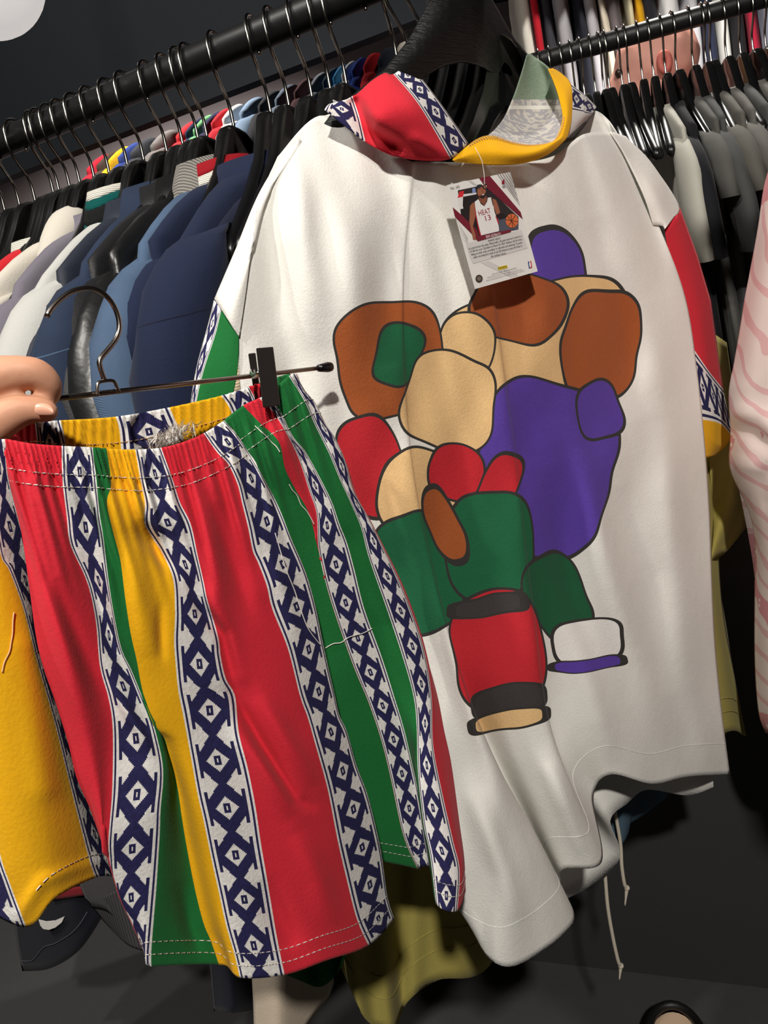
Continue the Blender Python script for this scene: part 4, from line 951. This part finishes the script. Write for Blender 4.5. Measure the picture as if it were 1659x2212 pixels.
decal('team_badge', [(955, 215), (985, 180), (998, 182), (990, 215), (1000, 240), (975, 255), (955, 245)], (130, 24, 44), 5); decal('team_badge_line', [(960, 266), (1004, 258), (1010, 300), (968, 305)], (150, 148, 146), 5)
decal('grey_sweep', [(650, 1375), (760, 1350), (1190, 1555), (1085, 1585)], (204, 202, 200), 1); decal('grey_sweep', [(480, 210), (520, 200), (600, 262), (560, 268)], (190, 188, 186), 1)
def text(name, body, x, y, x2, y2, rgb, lay=12, hpx=None, parent=None, squeeze=None):
    """lettering whose base line runs from (x,y) to (x2,y2) in card coordinates"""
    cu = bpy.data.curves.new(name, 'FONT'); cu.body = body; cu.size = 1; cu.resolution_u = 2
    tmp = bpy.data.objects.new(name, cu); COL.objects.link(tmp)
    dg = bpy.context.evaluated_depsgraph_get(); me = bpy.data.meshes.new_from_object(tmp.evaluated_get(dg)); bpy.data.objects.remove(tmp)
    xs = [v_.co.x for v_ in me.vertices]; x0, wd = min(xs), max(xs) - min(xs)
    a = PC(*cpx(x, y), .0009 + .00006 * lay); b = PC(*cpx(x2, y2), .0009 + .00006 * lay); ex = (b - a); Lw = ex.length; ex.normalize()
    ey = PC.n.cross(ex).normalized()
    if ey.z < 0: ey = -ey
    hh = (hpx * K / FPX * (a - CAM).dot(FW)) / .7 if hpx else Lw / wd
    org = parent_loc(card)
    for v_ in me.vertices:
        p = a + ex * ((v_.co.x - x0) / wd * Lw) + ey * (v_.co.y * hh); v_.co = p - org
    me.materials.append(plain('ink_%d_%d_%d' % rgb, rgb, .35))
    o = bpy.data.objects.new(name, me); COL.objects.link(o); o.parent = card; return o
text('lettering', 'No. 103', 228, 325, 352, 300, (40, 38, 38), hpx=34)
text('lettering', 'HEAT', 632, 705, 800, 662, (150, 26, 44), hpx=72); text('lettering', '13', 728, 778, 805, 758, (150, 26, 44), hpx=72)
text('lettering', 'BAM ADEBAYO', 735, 1028, 945, 985, (226, 216, 214), hpx=44)
text('lettering', 'MIAMI HEAT', 765, 1075, 940, 1035, (70, 66, 66), hpx=26)
BK = (44, 42, 42)
text('lettering', 'In control from the jump, Miami built a 45-point lead and cruised to a', 487, 1190, 1245, 1003, BK, hpx=30)
text('lettering', '121-84 win over Cleveland on March 24, 2024. Adebayo did the heavy', 500, 1232, 1252, 1048, BK, hpx=30)
text('lettering', 'lifting on both ends, providing 16 rebounds and amassing 15 points', 522, 1274, 1252, 1095, BK, hpx=30)
text('lettering', 'while recording five steals in just 28 minutes to pace the Heat to', 548, 1315, 1252, 1142, BK, hpx=30)
text('lettering', 'the runaway victory.', 803, 1300, 1022, 1248, BK, hpx=30)
text('lettering', 'PANINI', 910, 1472, 1030, 1442, (40, 36, 30), hpx=28)
text('lettering', '2023-24 PANINI - PRIZM BASKETBALL', 815, 1548, 1172, 1455, (90, 88, 86), hpx=15)
text('lettering', '2024 Panini America, Inc. NBA Properties, Inc.', 750, 1596, 1250, 1472, (90, 88, 86), hpx=14)
text('lettering', 'National Basketball Players Association. All rights reserved.', 735, 1638, 1280, 1490, (90, 88, 86), hpx=14)
# eyelet and thread of the tag
ep = PC(*cpx(708, 272), .002)
tube('eyelet', [ep + PC.h * (.0022 * _m.cos(a)) + Zv * (.0022 * _m.sin(a)) for a in [2 * _m.pi * k / 16 for k in range(16)]], .0007, M_CHROME, card, 6, closed=True)
tube('tag_thread', resample3([ep, PC(*cpx(705, 150), .004), PC(*cpx(690, 20), .004), PS(1040, 345, .05), PS(1026, 318, .045)], 24), .0003, M_THREAD, card, 5)

# ------------------------------------------------------------------ garments beside and below the shirt
M_OLIVE = fabric('fleece_olive', (158, 146, 76)); M_BEIGE = fabric('linen_beige', (178, 164, 146)); M_GREYR = ribbed('rib_dark_grey', (74, 72, 74), 60, 'X')
ol = thing('sweatshirt', 'olive sweatshirt hanging behind the hooded white shirt, hem showing below', 'sweatshirt', PS(900, 2100, -.13))
olc = [[(640, 700, -.13), (650, 1300, -.13), (690, 1800, -.13), (730, 2075, -.13)],
       [(720, 600, -.12), (730, 1300, -.11), (750, 1850, -.11), (790, 2200, -.11)],
       [(820, 600, -.13), (800, 1300, -.12), (810, 1850, -.12), (850, 2225, -.12)],
       [(900, 600, -.14), (880, 1300, -.15), (870, 1850, -.15), (880, 2165, -.15)],
       [(1000, 600, -.14), (960, 1300, -.13), (940, 1850, -.13), (945, 2118, -.13)],
       [(1150, 600, -.14), (1080, 1300, -.14), (1030, 1850, -.14), (1058, 2086, -.14)],
       [(1300, 600, -.14), (1200, 1300, -.14), (1180, 1700, -.14), (1170, 1850, -.14)],
       [(1380, 600, -.08), (1440, 1000, -.075), (1500, 1400, -.07), (1530, 1600, -.07)],
       [(1420, 600, -.09), (1530, 950, -.085), (1560, 1300, -.085), (1585, 1450, -.08), (1612, 1590, -.08)]]
of, ofg = sheet('body', PS, olc, M_OLIVE, rows=70, sub=8, parent=ol, disp=lambda x, y, u, v: .008 * math.sin(u * 5 + y * .002) * v, thick=.002)
stitches('hem_seam', ofg, 64, M_OLIVE, ol, PS, rad=.0009, lift=.0003, dash=0); stitches('hem_seam', ofg, 66, M_OLIVE, ol, PS, rad=.0009, lift=.0003, dash=0)
sheet('sleeve', PS, [[(1500, 700, -.09), (1530, 960, -.085), (1540, 1100, -.08), (1536, 1210, -.08)], [(1540, 720, -.085), (1570, 960, -.07), (1585, 1080, -.07), (1566, 1195, -.075)], [(1570, 740, -.11), (1600, 960, -.10), (1610, 1060, -.10), (1612, 1140, -.10)]], M_OLIVE, rows=30, sub=8, parent=ol, thick=.002, disp=lambda x, y, u, v: .006 * math.sin(u * 4 + v * 14))
sheet('back', PS, [[(640, 700, -.17), (690, 1800, -.17), (730, 2060, -.17)], [(1000, 600, -.2), (940, 1850, -.2), (945, 2080, -.2)], [(1430, 600, -.11), (1560, 1300, -.11), (1600, 1560, -.11)]], M_OLIVE, rows=30, sub=6, parent=ol, thick=.002)

be = thing('trousers', 'beige trousers leg with frayed hem under the red stripe of the shorts', 'trousers', PS(620, 2212, -.10))
sheet('leg', PS, [[(500, 1500, -.1), (530, 1900, -.1), (545, 2100, -.1), (550, 2330, -.1)], [(560, 1500, -.08), (590, 1900, -.08), (600, 2100, -.07), (600, 2320, -.07)], [(620, 1500, -.08), (650, 1900, -.08), (660, 2100, -.08), (665, 2215, -.08)], [(680, 1500, -.1), (710, 1900, -.1), (720, 2080, -.1), (712, 2150, -.1)]], M_BEIGE, rows=40, sub=6, parent=be, thick=.002)
sheet('leg_back', PS, [[(500, 1500, -.11), (545, 2100, -.12), (550, 2330, -.12)], [(680, 1500, -.12), (720, 2080, -.12), (712, 2150, -.12)]], M_BEIGE, rows=20, sub=6, parent=be, thick=.002)
jn = thing('denim_shorts', 'small glimpse of washed denim shorts with two cream drawstrings under the white shirt', 'shorts', PS(1340, 1830, -.12))
M_WASH = denim('denim_washed', (70, 92, 108))
sheet('body', PS, [[(1260, 1500, -.13), (1280, 1690, -.12), (1300, 1790, -.12), (1318, 1822, -.12)], [(1320, 1500, -.12), (1340, 1690, -.11), (1346, 1780, -.11), (1342, 1828, -.11)], [(1370, 1500, -.13), (1380, 1690, -.12), (1368, 1750, -.12), (1357, 1805, -.12)]], M_WASH, rows=30, sub=6, parent=jn, thick=.002)
sheet('waist', PS, [[(1350, 1560, -.14), (1360, 1680, -.13), (1362, 1778, -.13)], [(1400, 1560, -.14), (1410, 1690, -.13), (1392, 1760, -.13)], [(1440, 1560, -.15), (1446, 1690, -.14), (1440, 1722, -.14)]], M_WASH, rows=20, sub=6, parent=jn, thick=.002)
M_CORD = fabric('cord_cream', (200, 190, 172), .05, .6, scale=260)
for pts, kp, tp in (([(1318, 1690), (1328, 1750), (1340, 1820), (1343, 1870), (1349, 1910)], (1354, 1918), (1350, 1956)), ([(1296, 1800), (1306, 1880), (1313, 1960), (1325, 2030), (1336, 2078)], (1341, 2086), (1338, 2116))):
    ds = tube('drawstring', resample3([PS(x, y, -.10) for x, y in pts + [kp]], 40), .0026, M_CORD, jn, 8)
    c_ = PS(*kp, -.10); bmk = bmesh.new(); bmesh.ops.create_icosphere(bmk, subdivisions=2, radius=.0042, matrix=Matrix.Translation(c_)); vs = [v_.co.copy() for v_ in bmk.verts]; fs = [tuple(v_.index for v_ in f_.verts) for f_ in bmk.faces]; bmk.free()
    mesh('knot', vs, fs, M_CORD, jn); tube('tip', resample3([c_, PS((kp[0] + tp[0]) / 2, (kp[1] + tp[1]) / 2, -.10), PS(*tp, -.10)], 8), .0016, M_CORD, jn, 7, rads=[.0028, .0026, .0024, .002, .0016, .0014, .0012, .001])

PL_ = Plane(RA - N1 * .10 - H1 * .35, RA - N1 * .10)
bs = thing('shorts', 'black shorts hem with a white curved swoosh mark below the yellow stripe', 'shorts', PL_(140, 2080, 0))
M_BLKC = fabric('jersey_black', (20, 22, 32)); M_DG = fabric('jersey_dark_grey', (66, 64, 66))
bsb, bsg = sheet('leg', PL_, [[(-90, 1150, -.03), (-20, 1700, -.01), (20, 1900, -.01), (36, 2030, -.01), (48, 2098, -.01)], [(0, 1150, .0), (40, 1700, .02), (90, 1900, .02), (100, 2010, .02), (108, 2092, .02)], [(80, 1150, .0), (110, 1700, .03), (150, 1850, .03), (160, 1970, .03), (172, 2052, .03)], [(130, 1150, -.03), (160, 1700, 0), (190, 1850, 0), (205, 1930, 0), (224, 1976, 0)]], M_BLKC, rows=40, sub=8, parent=bs, thick=.002)
sheet('leg_back', PL_, [[(-90, 1150, -.05), (20, 1900, -.05), (50, 2085, -.05)], [(130, 1150, -.05), (190, 1850, -.04), (222, 1970, -.03)]], M_BLKC, rows=24, sub=6, parent=bs, thick=.002)
grid_line('hem_stitch', bsg, [(38, 2070), (70, 2070), (130, 2030), (190, 1966)], bs, fabric('thread_grey', (80, 80, 88), .02, 0), PL_, .0007, .0012)
sw = [(84, 1986), (100, 1990), (120, 1988), (140, 1979), (134, 1992), (120, 2003), (106, 2008), (94, 2006), (88, 1999)]
mesh('swoosh', [PL_(x, y, .036) for x, y in sw], [tuple(range(len(sw)))], fabric('print_white', (220, 216, 210), .02, 0), bs, smooth=False, thick=.0008)
sheet('red_trim', PL_, [[(100, 1925, .035), (105, 1945, .035)], [(140, 1920, .035), (145, 1940, .035)], [(175, 1915, .033), (180, 1934, .033)]], fabric('trim_maroon', (120, 24, 34)), rows=4, sub=4, parent=bs)
dg_ = thing('jacket', 'dark grey jacket with ribbed waistband hanging behind the left edge of the shorts', 'jacket', PL_(240, 2010, 0))
sheet('body', PL_, [[(100, 1150, -.01), (150, 1650, .03), (170, 1850, .035), (174, 1920, .035), (200, 1962, .035)], [(180, 1150, .0), (210, 1650, .045), (225, 1850, .05), (228, 1910, .05), (240, 1975, .05)], [(260, 1150, -.01), (280, 1650, .04), (290, 1850, .04), (300, 1950, .04), (300, 2040, .04)]], M_DG, rows=30, sub=6, parent=dg_, thick=.002)
sheet('ribbed_hem', PL_, [[(196, 1955, .036), (222, 1988, .036), (248, 2016, .036)], [(236, 1930, .052), (262, 1990, .052), (282, 2045, .052)], [(300, 1900, .042), (315, 1990, .042), (330, 2060, .042)]], M_GREYR, rows=20, sub=6, parent=dg_, thick=.002)
nv_ = thing('trousers', 'dark navy trouser leg hanging below the shorts, left of the beige leg', 'trousers', PS(500, 2180, -.16))
sheet('leg', PS, [[(430, 1700, -.17), (448, 2000, -.17), (462, 2184, -.17)], [(490, 1700, -.14), (495, 2000, -.14), (505, 2188, -.14)], [(550, 1700, -.17), (552, 2000, -.17), (556, 2180, -.17)]], fabric('cotton_ink', (18, 20, 32)), rows=30, sub=8, parent=nv_, thick=.002)
# pink paisley shirt at the right edge
def paisley():
    t = NT('satin_pink_paisley', .55); n1 = t.noise(9, 2); wv = t.n('ShaderNodeTexWave', wave_type='RINGS'); wv.inputs['Scale'].default_value = 9; wv.inputs['Distortion'].default_value = 9; wv.inputs['Detail'].default_value = 1.5
    t.link(t.n('ShaderNodeTexCoord').outputs['Object'], wv.inputs['Vector']); vo = t.n('ShaderNodeTexVoronoi'); vo.inputs['Scale'].default_value = 85; t.link(t.n('ShaderNodeTexCoord').outputs['Object'], vo.inputs['Vector'])
    pnk = lin((206, 142, 146)); wh_ = lin((222, 206, 200))
    c = t.mix(t.M('GREATER_THAN', n1, .56), wh_, pnk)
    c = t.mix(t.M('MULTIPLY', t.M('GREATER_THAN', wv.outputs['Fac'], .86), .6), c, pnk)
    c = t.mix(t.M('MULTIPLY', t.M('LESS_THAN', vo.outputs['Distance'], .28), t.M('GREATER_THAN', n1, .54)), c, wh_)
    t.color(c); t.b.inputs['Specular IOR Level'].default_value = .5; return t.m
M_PINK = paisley()
PK = Plane(at(1600, 800, .93), at(1850, 800, .88))
fs_ = PK(1730, 430, -.04); so_ = RA + H1 * ((fs_ - RA).dot(H1) + .07)
pk = garment('shirt', 'pink and white paisley satin shirt at the right edge of the frame', 'shirt', so_, NX, H1, M_PINK, near_only=True, collar=(.04, .1, .08), length=.74, half=.21)
o = copy_tree(hp); o.location = so_; o.rotation_euler.z = 0
sheet('sleeve', PK, [
 [(1668, 340, -.08), (1650, 403, -.08), (1639, 479, -.08), (1625, 560, -.08), (1609, 642, -.08), (1600, 700, -.08), (1586, 781, -.08), (1574, 849, -.08), (1578, 930, -.08), (1576, 1012, -.08), (1611, 1089, -.08), (1628, 1150, -.08), (1630, 1242, -.08), (1630, 1423, -.08), (1638, 1536, -.08), (1652, 1580, -.08)],
 [(1690, 340, -.05), (1680, 450, -.045), (1665, 560, -.04), (1648, 680, -.035), (1630, 800, -.03), (1620, 900, -.03), (1630, 1010, -.03), (1650, 1100, -.035), (1665, 1250, -.04), (1668, 1420, -.04), (1680, 1600, -.04)],
 [(1760, 340, -.03), (1750, 560, -.015), (1735, 800, 0), (1725, 1000, 0), (1740, 1250, 0), (1745, 1420, 0), (1750, 1640, 0)],
 [(1860, 350, -.07), (1860, 800, -.06), (1860, 1250, -.06), (1860, 1640, -.06)]], M_PINK, rows=90, sub=10, parent=pk, thick=.0012,
 disp=lambda x, y, u, v: .010 * g(seg_d(x, y, [(1590, 890), (1640, 900), (1680, 940)]), 0, 18) - .012 * g(seg_d(x, y, [(1610, 930), (1660, 960)]), 0, 16) + .008 * g(seg_d(x, y, [(1600, 1000), (1640, 1010), (1690, 960)]), 0, 14) + .004 * math.sin(y * .03 + u * 3) * (1 if 820 < y < 1100 else .3))
sheet('back', PK, [[(1668, 340, -.1), (1600, 700, -.1), (1578, 930, -.1), (1630, 1242, -.1), (1652, 1570, -.1)], [(1860, 350, -.1), (1860, 800, -.12), (1860, 1250, -.12), (1860, 1620, -.1)]], M_PINK, rows=40, sub=6, parent=pk)

# ------------------------------------------------------------------ far racks
def rail_px(a, h, px):
    lo, hi = -3.0, 3.0
    for _ in range(50):
        md = (lo + hi) / 2; v = a + h * md - CAM; x = 829.5 + FPX * v.dot(RT) / max(.05, v.dot(FW))
        if x < px: lo = md
        else: hi = md
    return a + h * lo
R3A = sm + sn * .42 * (1 if sn.y > 0 else -1); R3A.z = 2.46; H3 = sh.normalized(); N3 = sn if sn.y > 0 else -sn
rail('clothes_rail', 'black rail of the far rack under the soffit', R3A - H3 * 1.0, R3A + H3 * .9, 2.46, 2)
FAR = [(218, 'red', (176, 24, 44), 1.0), (240, 'dark brown', (60, 48, 40), .9), (262, 'bright yellow', (236, 176, 20), .8), (283, 'royal blue', (40, 60, 130), .8), (310, 'charcoal', (48, 50, 56), 1.3), (352, 'mid grey', (110, 106, 104), 1.6), (405, 'scarlet', (206, 30, 40), 1.5), (422, 'night blue', (24, 34, 70), .6),
       (440, 'mint green', (110, 176, 116), 1.0), (459, 'dark indigo', (36, 34, 74), .9), (476, 'crimson', (196, 24, 40), .9), (500, 'plain white', (226, 224, 222), 1.2), (537, 'washed pale blue', (124, 146, 172), 1.6), (575, 'black', (28, 28, 34), 1.3), (610, 'grey blue', (92, 104, 120), 1.3), (648, 'maroon', (70, 34, 38), 1.0), (680, 'steel grey', (120, 124, 132), 1.1),
       (706, 'dark teal', (30, 52, 66), .9), (727, 'sky blue', (60, 136, 190), .8), (745, 'off-white', (222, 220, 216), .8), (765, 'cobalt blue', (26, 66, 160), .8), (790, 'bright red', (206, 28, 40), 1.1), (820, 'dark slate', (40, 46, 60), 1.2), (856, 'ivory', (232, 222, 206), 1.4), (900, 'ash grey', (150, 150, 150), 1.4)]
for k, (px, nm, rgb, th) in enumerate(FAR):
    garment(name='hanging_shirt', label=nm + ' garment in the far rack seen between the hanger hooks', cat='garment', org=rail_px(R3A, H3, px + 12), hx=-N3, hn=H3, mat=fabric('far_' + nm.replace(' ', '_'), rgb), group='garments of the far rack', half=.2, swell=.8 * th, seed=200 + k, sleeve_len=.3)
R4A = at(1350, -330, 2.45); H4 = H2.copy(); N4 = N2.copy()
rail('clothes_rail', 'black rail of the high rack at the back right', R4A - H4 * .6, R4A + H4 * 1.0, R4A.z, 2)
m_stripe = fabric('far_red_stripe', (196, 30, 46))
def red_side(t, pt):
    tube('side_stripe', resample3([pt(.21 - k * .004, .035, -.2 - k * .09) for k in range(6)], 20), .012, m_stripe, t, 6)
FAR2 = [(1085, 'white with red side stripe', (232, 226, 214), 1.5), (1128, 'charcoal', (62, 62, 70), 1.0), (1158, 'marbled pale grey', (176, 174, 180), 1.4), (1196, 'navy-black', (40, 42, 54), .8), (1216, 'light grey marl', (190, 188, 194), 1.2), (1246, 'cream', (228, 216, 196), .8), (1268, 'taupe', (98, 90, 92), 1.1), (1296, 'pale yellow', (222, 214, 176), .7), (1316, 'black and yellow', (226, 168, 20), .9), (1340, 'black', (34, 34, 40), 1.2),
        (1376, 'pure white', (236, 236, 236), 1.6), (1420, 'silver grey', (186, 186, 192), 1.2), (1450, 'dark blue', (36, 42, 66), 1.0), (1480, 'chalk white', (222, 222, 218), 1.0), (1510, 'ink black', (26, 26, 30), 1.2), (1545, 'raspberry red', (176, 30, 60), .9), (1570, 'blue-grey', (130, 136, 152), 1.0), (1600, 'camouflage brown', (104, 98, 84), 1.2), (1640, 'pale pink', (208, 180, 178), 1.2), (1680, 'slate', (60, 64, 70), 1.2)]
for k, (px, nm, rgb, th) in enumerate(FAR2):
    garment(name='hanging_shirt', label=nm + ' garment on the high rack at the back right', cat='garment', org=rail_px(R4A, H4, px), hx=-N4, hn=H4, mat=fabric('high_' + nm.replace(' ', '_'), rgb), group='garments of the high rack', half=.2, swell=.9 * th, seed=300 + k, sleeve_len=.3, length=.95, detail=red_side if k == 0 else None)

# ------------------------------------------------------------------ customer behind the rear rail
pd = 1.88
hc = at(1418, 150, pd)                                        # middle of the head, facing left
fL = -H2; sd_ = -N2                                            # face direction; side towards the viewer
per = thing('person', 'bald head of a person behind the rear rail, seen between the hangers', 'person', (hc.x, hc.y, 0))
chains = [
 [(hc + fL * -.022 + Zv * .018, .085), (hc + fL * .022 + Zv * .016, .082)],
 [(hc + fL * .045 + Zv * .0, .062), (hc + fL * .052 + Zv * -.045, .052), (hc + fL * .055 + Zv * -.088, .038)],
 [(hc + fL * .0 + Zv * -.05, .06), (hc + fL * .02 + Zv * -.08, .046)],
 [(hc + fL * .098 + Zv * .012, .010), (hc + fL * .113 + Zv * -.028, .014), (hc + fL * .098 + Zv * -.034, .012)],
 [(hc + fL * .098 + Zv * -.066, .012), (hc + fL * .09 + Zv * -.078, .013)],
 [(hc + fL * -.02 + Zv * -.06, .055), (hc + fL * -.035 + Zv * -.16, .056), (hc + fL * -.05 + Zv * -.22, .08)],
 [(hc + fL * -.05 + Zv * -.24 + sd_ * .16, .06), (hc + fL * -.05 + Zv * -.22, .085), (hc + fL * -.05 + Zv * -.24 - sd_ * .16, .06)],
 [(hc + fL * -.05 + Zv * -.30 + sd_ * .08, .10), (hc + fL * -.05 + Zv * -.75 + sd_ * .07, .10)], [(hc + fL * -.05 + Zv * -.30 - sd_ * .08, .10), (hc + fL * -.05 + Zv * -.75 - sd_ * .07, .10)],
 [(hc + fL * -.05 + Zv * -.80 + sd_ * .08, .09), (hc + fL * -.04 + Zv * -1.2 + sd_ * .09, .062), (hc + fL * -.05 + Zv * (-hc.z + .08) + sd_ * .09, .045)], [(hc + fL * -.05 + Zv * -.80 - sd_ * .08, .09), (hc + fL * -.04 + Zv * -1.2 - sd_ * .09, .062), (hc + fL * -.05 + Zv * (-hc.z + .08) - sd_ * .09, .045)],
 [(hc + fL * -.05 + Zv * (-hc.z + .05) + sd_ * .09, .045), (hc + fL * .10 + Zv * (-hc.z + .035) + sd_ * .09, .034)], [(hc + fL * -.05 + Zv * (-hc.z + .05) - sd_ * .09, .045), (hc + fL * .10 + Zv * (-hc.z + .035) - sd_ * .09, .034)],
 [(hc + fL * -.05 + Zv * -.25 + sd_ * .19, .055), (hc + fL * -.04 + Zv * -.52 + sd_ * .215, .042), (hc + fL * .06 + Zv * -.74 + sd_ * .19, .032), (hc + fL * .10 + Zv * -.80 + sd_ * .18, .028)], [(hc + fL * -.05 + Zv * -.25 - sd_ * .19, .055), (hc + fL * -.04 + Zv * -.52 - sd_ * .215, .042), (hc + fL * .06 + Zv * -.74 - sd_ * .19, .032), (hc + fL * .10 + Zv * -.80 - sd_ * .18, .028)]]
M_SKIN2 = fabric('skin_rosy', (230, 166, 150), .06, .2, .5, 200, 30, .001, 0)
skin_mesh('body', chains, M_SKIN2, per, voxel=.006)
ear = [hc + sd_ * .080 + fL * (-.005 + .010 * math.cos(a)) + Zv * (-.012 + .019 * math.sin(a)) for a in [2 * math.pi * k / 20 for k in range(20)]]
tube('ear', ear, .0085, fabric('skin_ear_red', (206, 112, 100), .05, .1, .5, 200, 30, .001, 0), per, 8, closed=True)
for s_ in (.034, -.034):
    bmk = bmesh.new(); bmesh.ops.create_icosphere(bmk, subdivisions=2, radius=.012, matrix=Matrix.Translation(hc + fL * .092 + Zv * .004 + sd_ * s_)); vs = [v_.co.copy() for v_ in bmk.verts]; fs = [tuple(v_.index for v_ in f_.verts) for f_ in bmk.faces]; bmk.free()
    mesh('eye', vs, fs, plain('eye_brown', (60, 44, 36), .2), per)
top = []
for z, rx, ry in ((-.20, .085, .09), (-.225, .13, .11), (-.25, .20, .125), (-.30, .235, .13), (-.4, .22, .135), (-.6, .20, .13), (-.78, .2, .13)):
    top.append([hc + fL * (-.05 + math.cos(2 * math.pi * k / 28) * ry) + sd_ * (math.sin(2 * math.pi * k / 28) * rx) + Zv * z for k in range(28)])
ring_surface('dark_top', top, fabric('tee_black', (28, 28, 32)), per, thick=.002)
trs = []
for s_ in (.085, -.085):
    rr_ = [[hc + fL * (-.045 + math.cos(2 * math.pi * k / 20) * r_) + sd_ * (s_ + math.sin(2 * math.pi * k / 20) * r_) + Zv * z for k in range(20)] for z, r_ in ((-.74, .112), (-.95, .10), (-1.25, .085), (-1.6, .075), (-hc.z + .09, .07))]
    ring_surface('trouser_leg', rr_, fabric('chino_grey', (58, 58, 62)), per, thick=.002)

# ------------------------------------------------------------------ shoe on the floor, glowing globe for an unclear white shape in the upper corner
sc_ = atz(1464, 2262, .06); sc_.z = 0
sh_ = thing('slip_on_shoe', 'black-rimmed slip-on shoe with pale insole at the bottom right', 'shoe', sc_)
dv = Vector((sc_.x, sc_.y, 0)).normalized(); dx_ = Vector((dv.y, -dv.x, 0))
def ell(z, a, b, n=28, o=0): return [sc_ + dx_ * (a * math.cos(2 * math.pi * k / n)) + dv * (b * math.sin(2 * math.pi * k / n) * (1 if math.sin(2 * math.pi * k / n) > 0 else 1.5) + o) + Zv * z for k in range(n)]
M_SHOE = plain('shoe_black', (14, 14, 15), .5)
ring_surface('upper', [ell(.0, .052, .09), ell(.02, .056, .095), ell(.05, .052, .088), ell(.068, .046, .078)], M_SHOE, sh_, thick=.003)
tube('rim', ell(.068, .046, .078), .0075, M_SHOE, sh_, 10, closed=True)
v_ = ell(.055, .045, .076) + [sc_ + Zv * .052]; n_ = 28
mesh('insole', v_, [(k, (k + 1) % n_, n_) for k in range(n_)], fabric('insole_beige', (206, 178, 150)), sh_)
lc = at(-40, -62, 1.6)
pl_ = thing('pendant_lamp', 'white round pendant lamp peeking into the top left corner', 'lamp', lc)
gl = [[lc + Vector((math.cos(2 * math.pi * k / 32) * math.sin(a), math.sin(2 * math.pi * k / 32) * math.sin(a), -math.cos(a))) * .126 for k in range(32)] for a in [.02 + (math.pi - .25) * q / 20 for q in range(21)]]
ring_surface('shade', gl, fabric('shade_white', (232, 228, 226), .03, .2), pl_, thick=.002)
ms_ = MATS['shade_white'].node_tree.nodes['Principled BSDF']; ms_.inputs['Emission Color'].default_value = (1, .95, .92, 1); ms_.inputs['Emission Strength'].default_value = .55  # glow added so the globe shows white; no lamp is known here
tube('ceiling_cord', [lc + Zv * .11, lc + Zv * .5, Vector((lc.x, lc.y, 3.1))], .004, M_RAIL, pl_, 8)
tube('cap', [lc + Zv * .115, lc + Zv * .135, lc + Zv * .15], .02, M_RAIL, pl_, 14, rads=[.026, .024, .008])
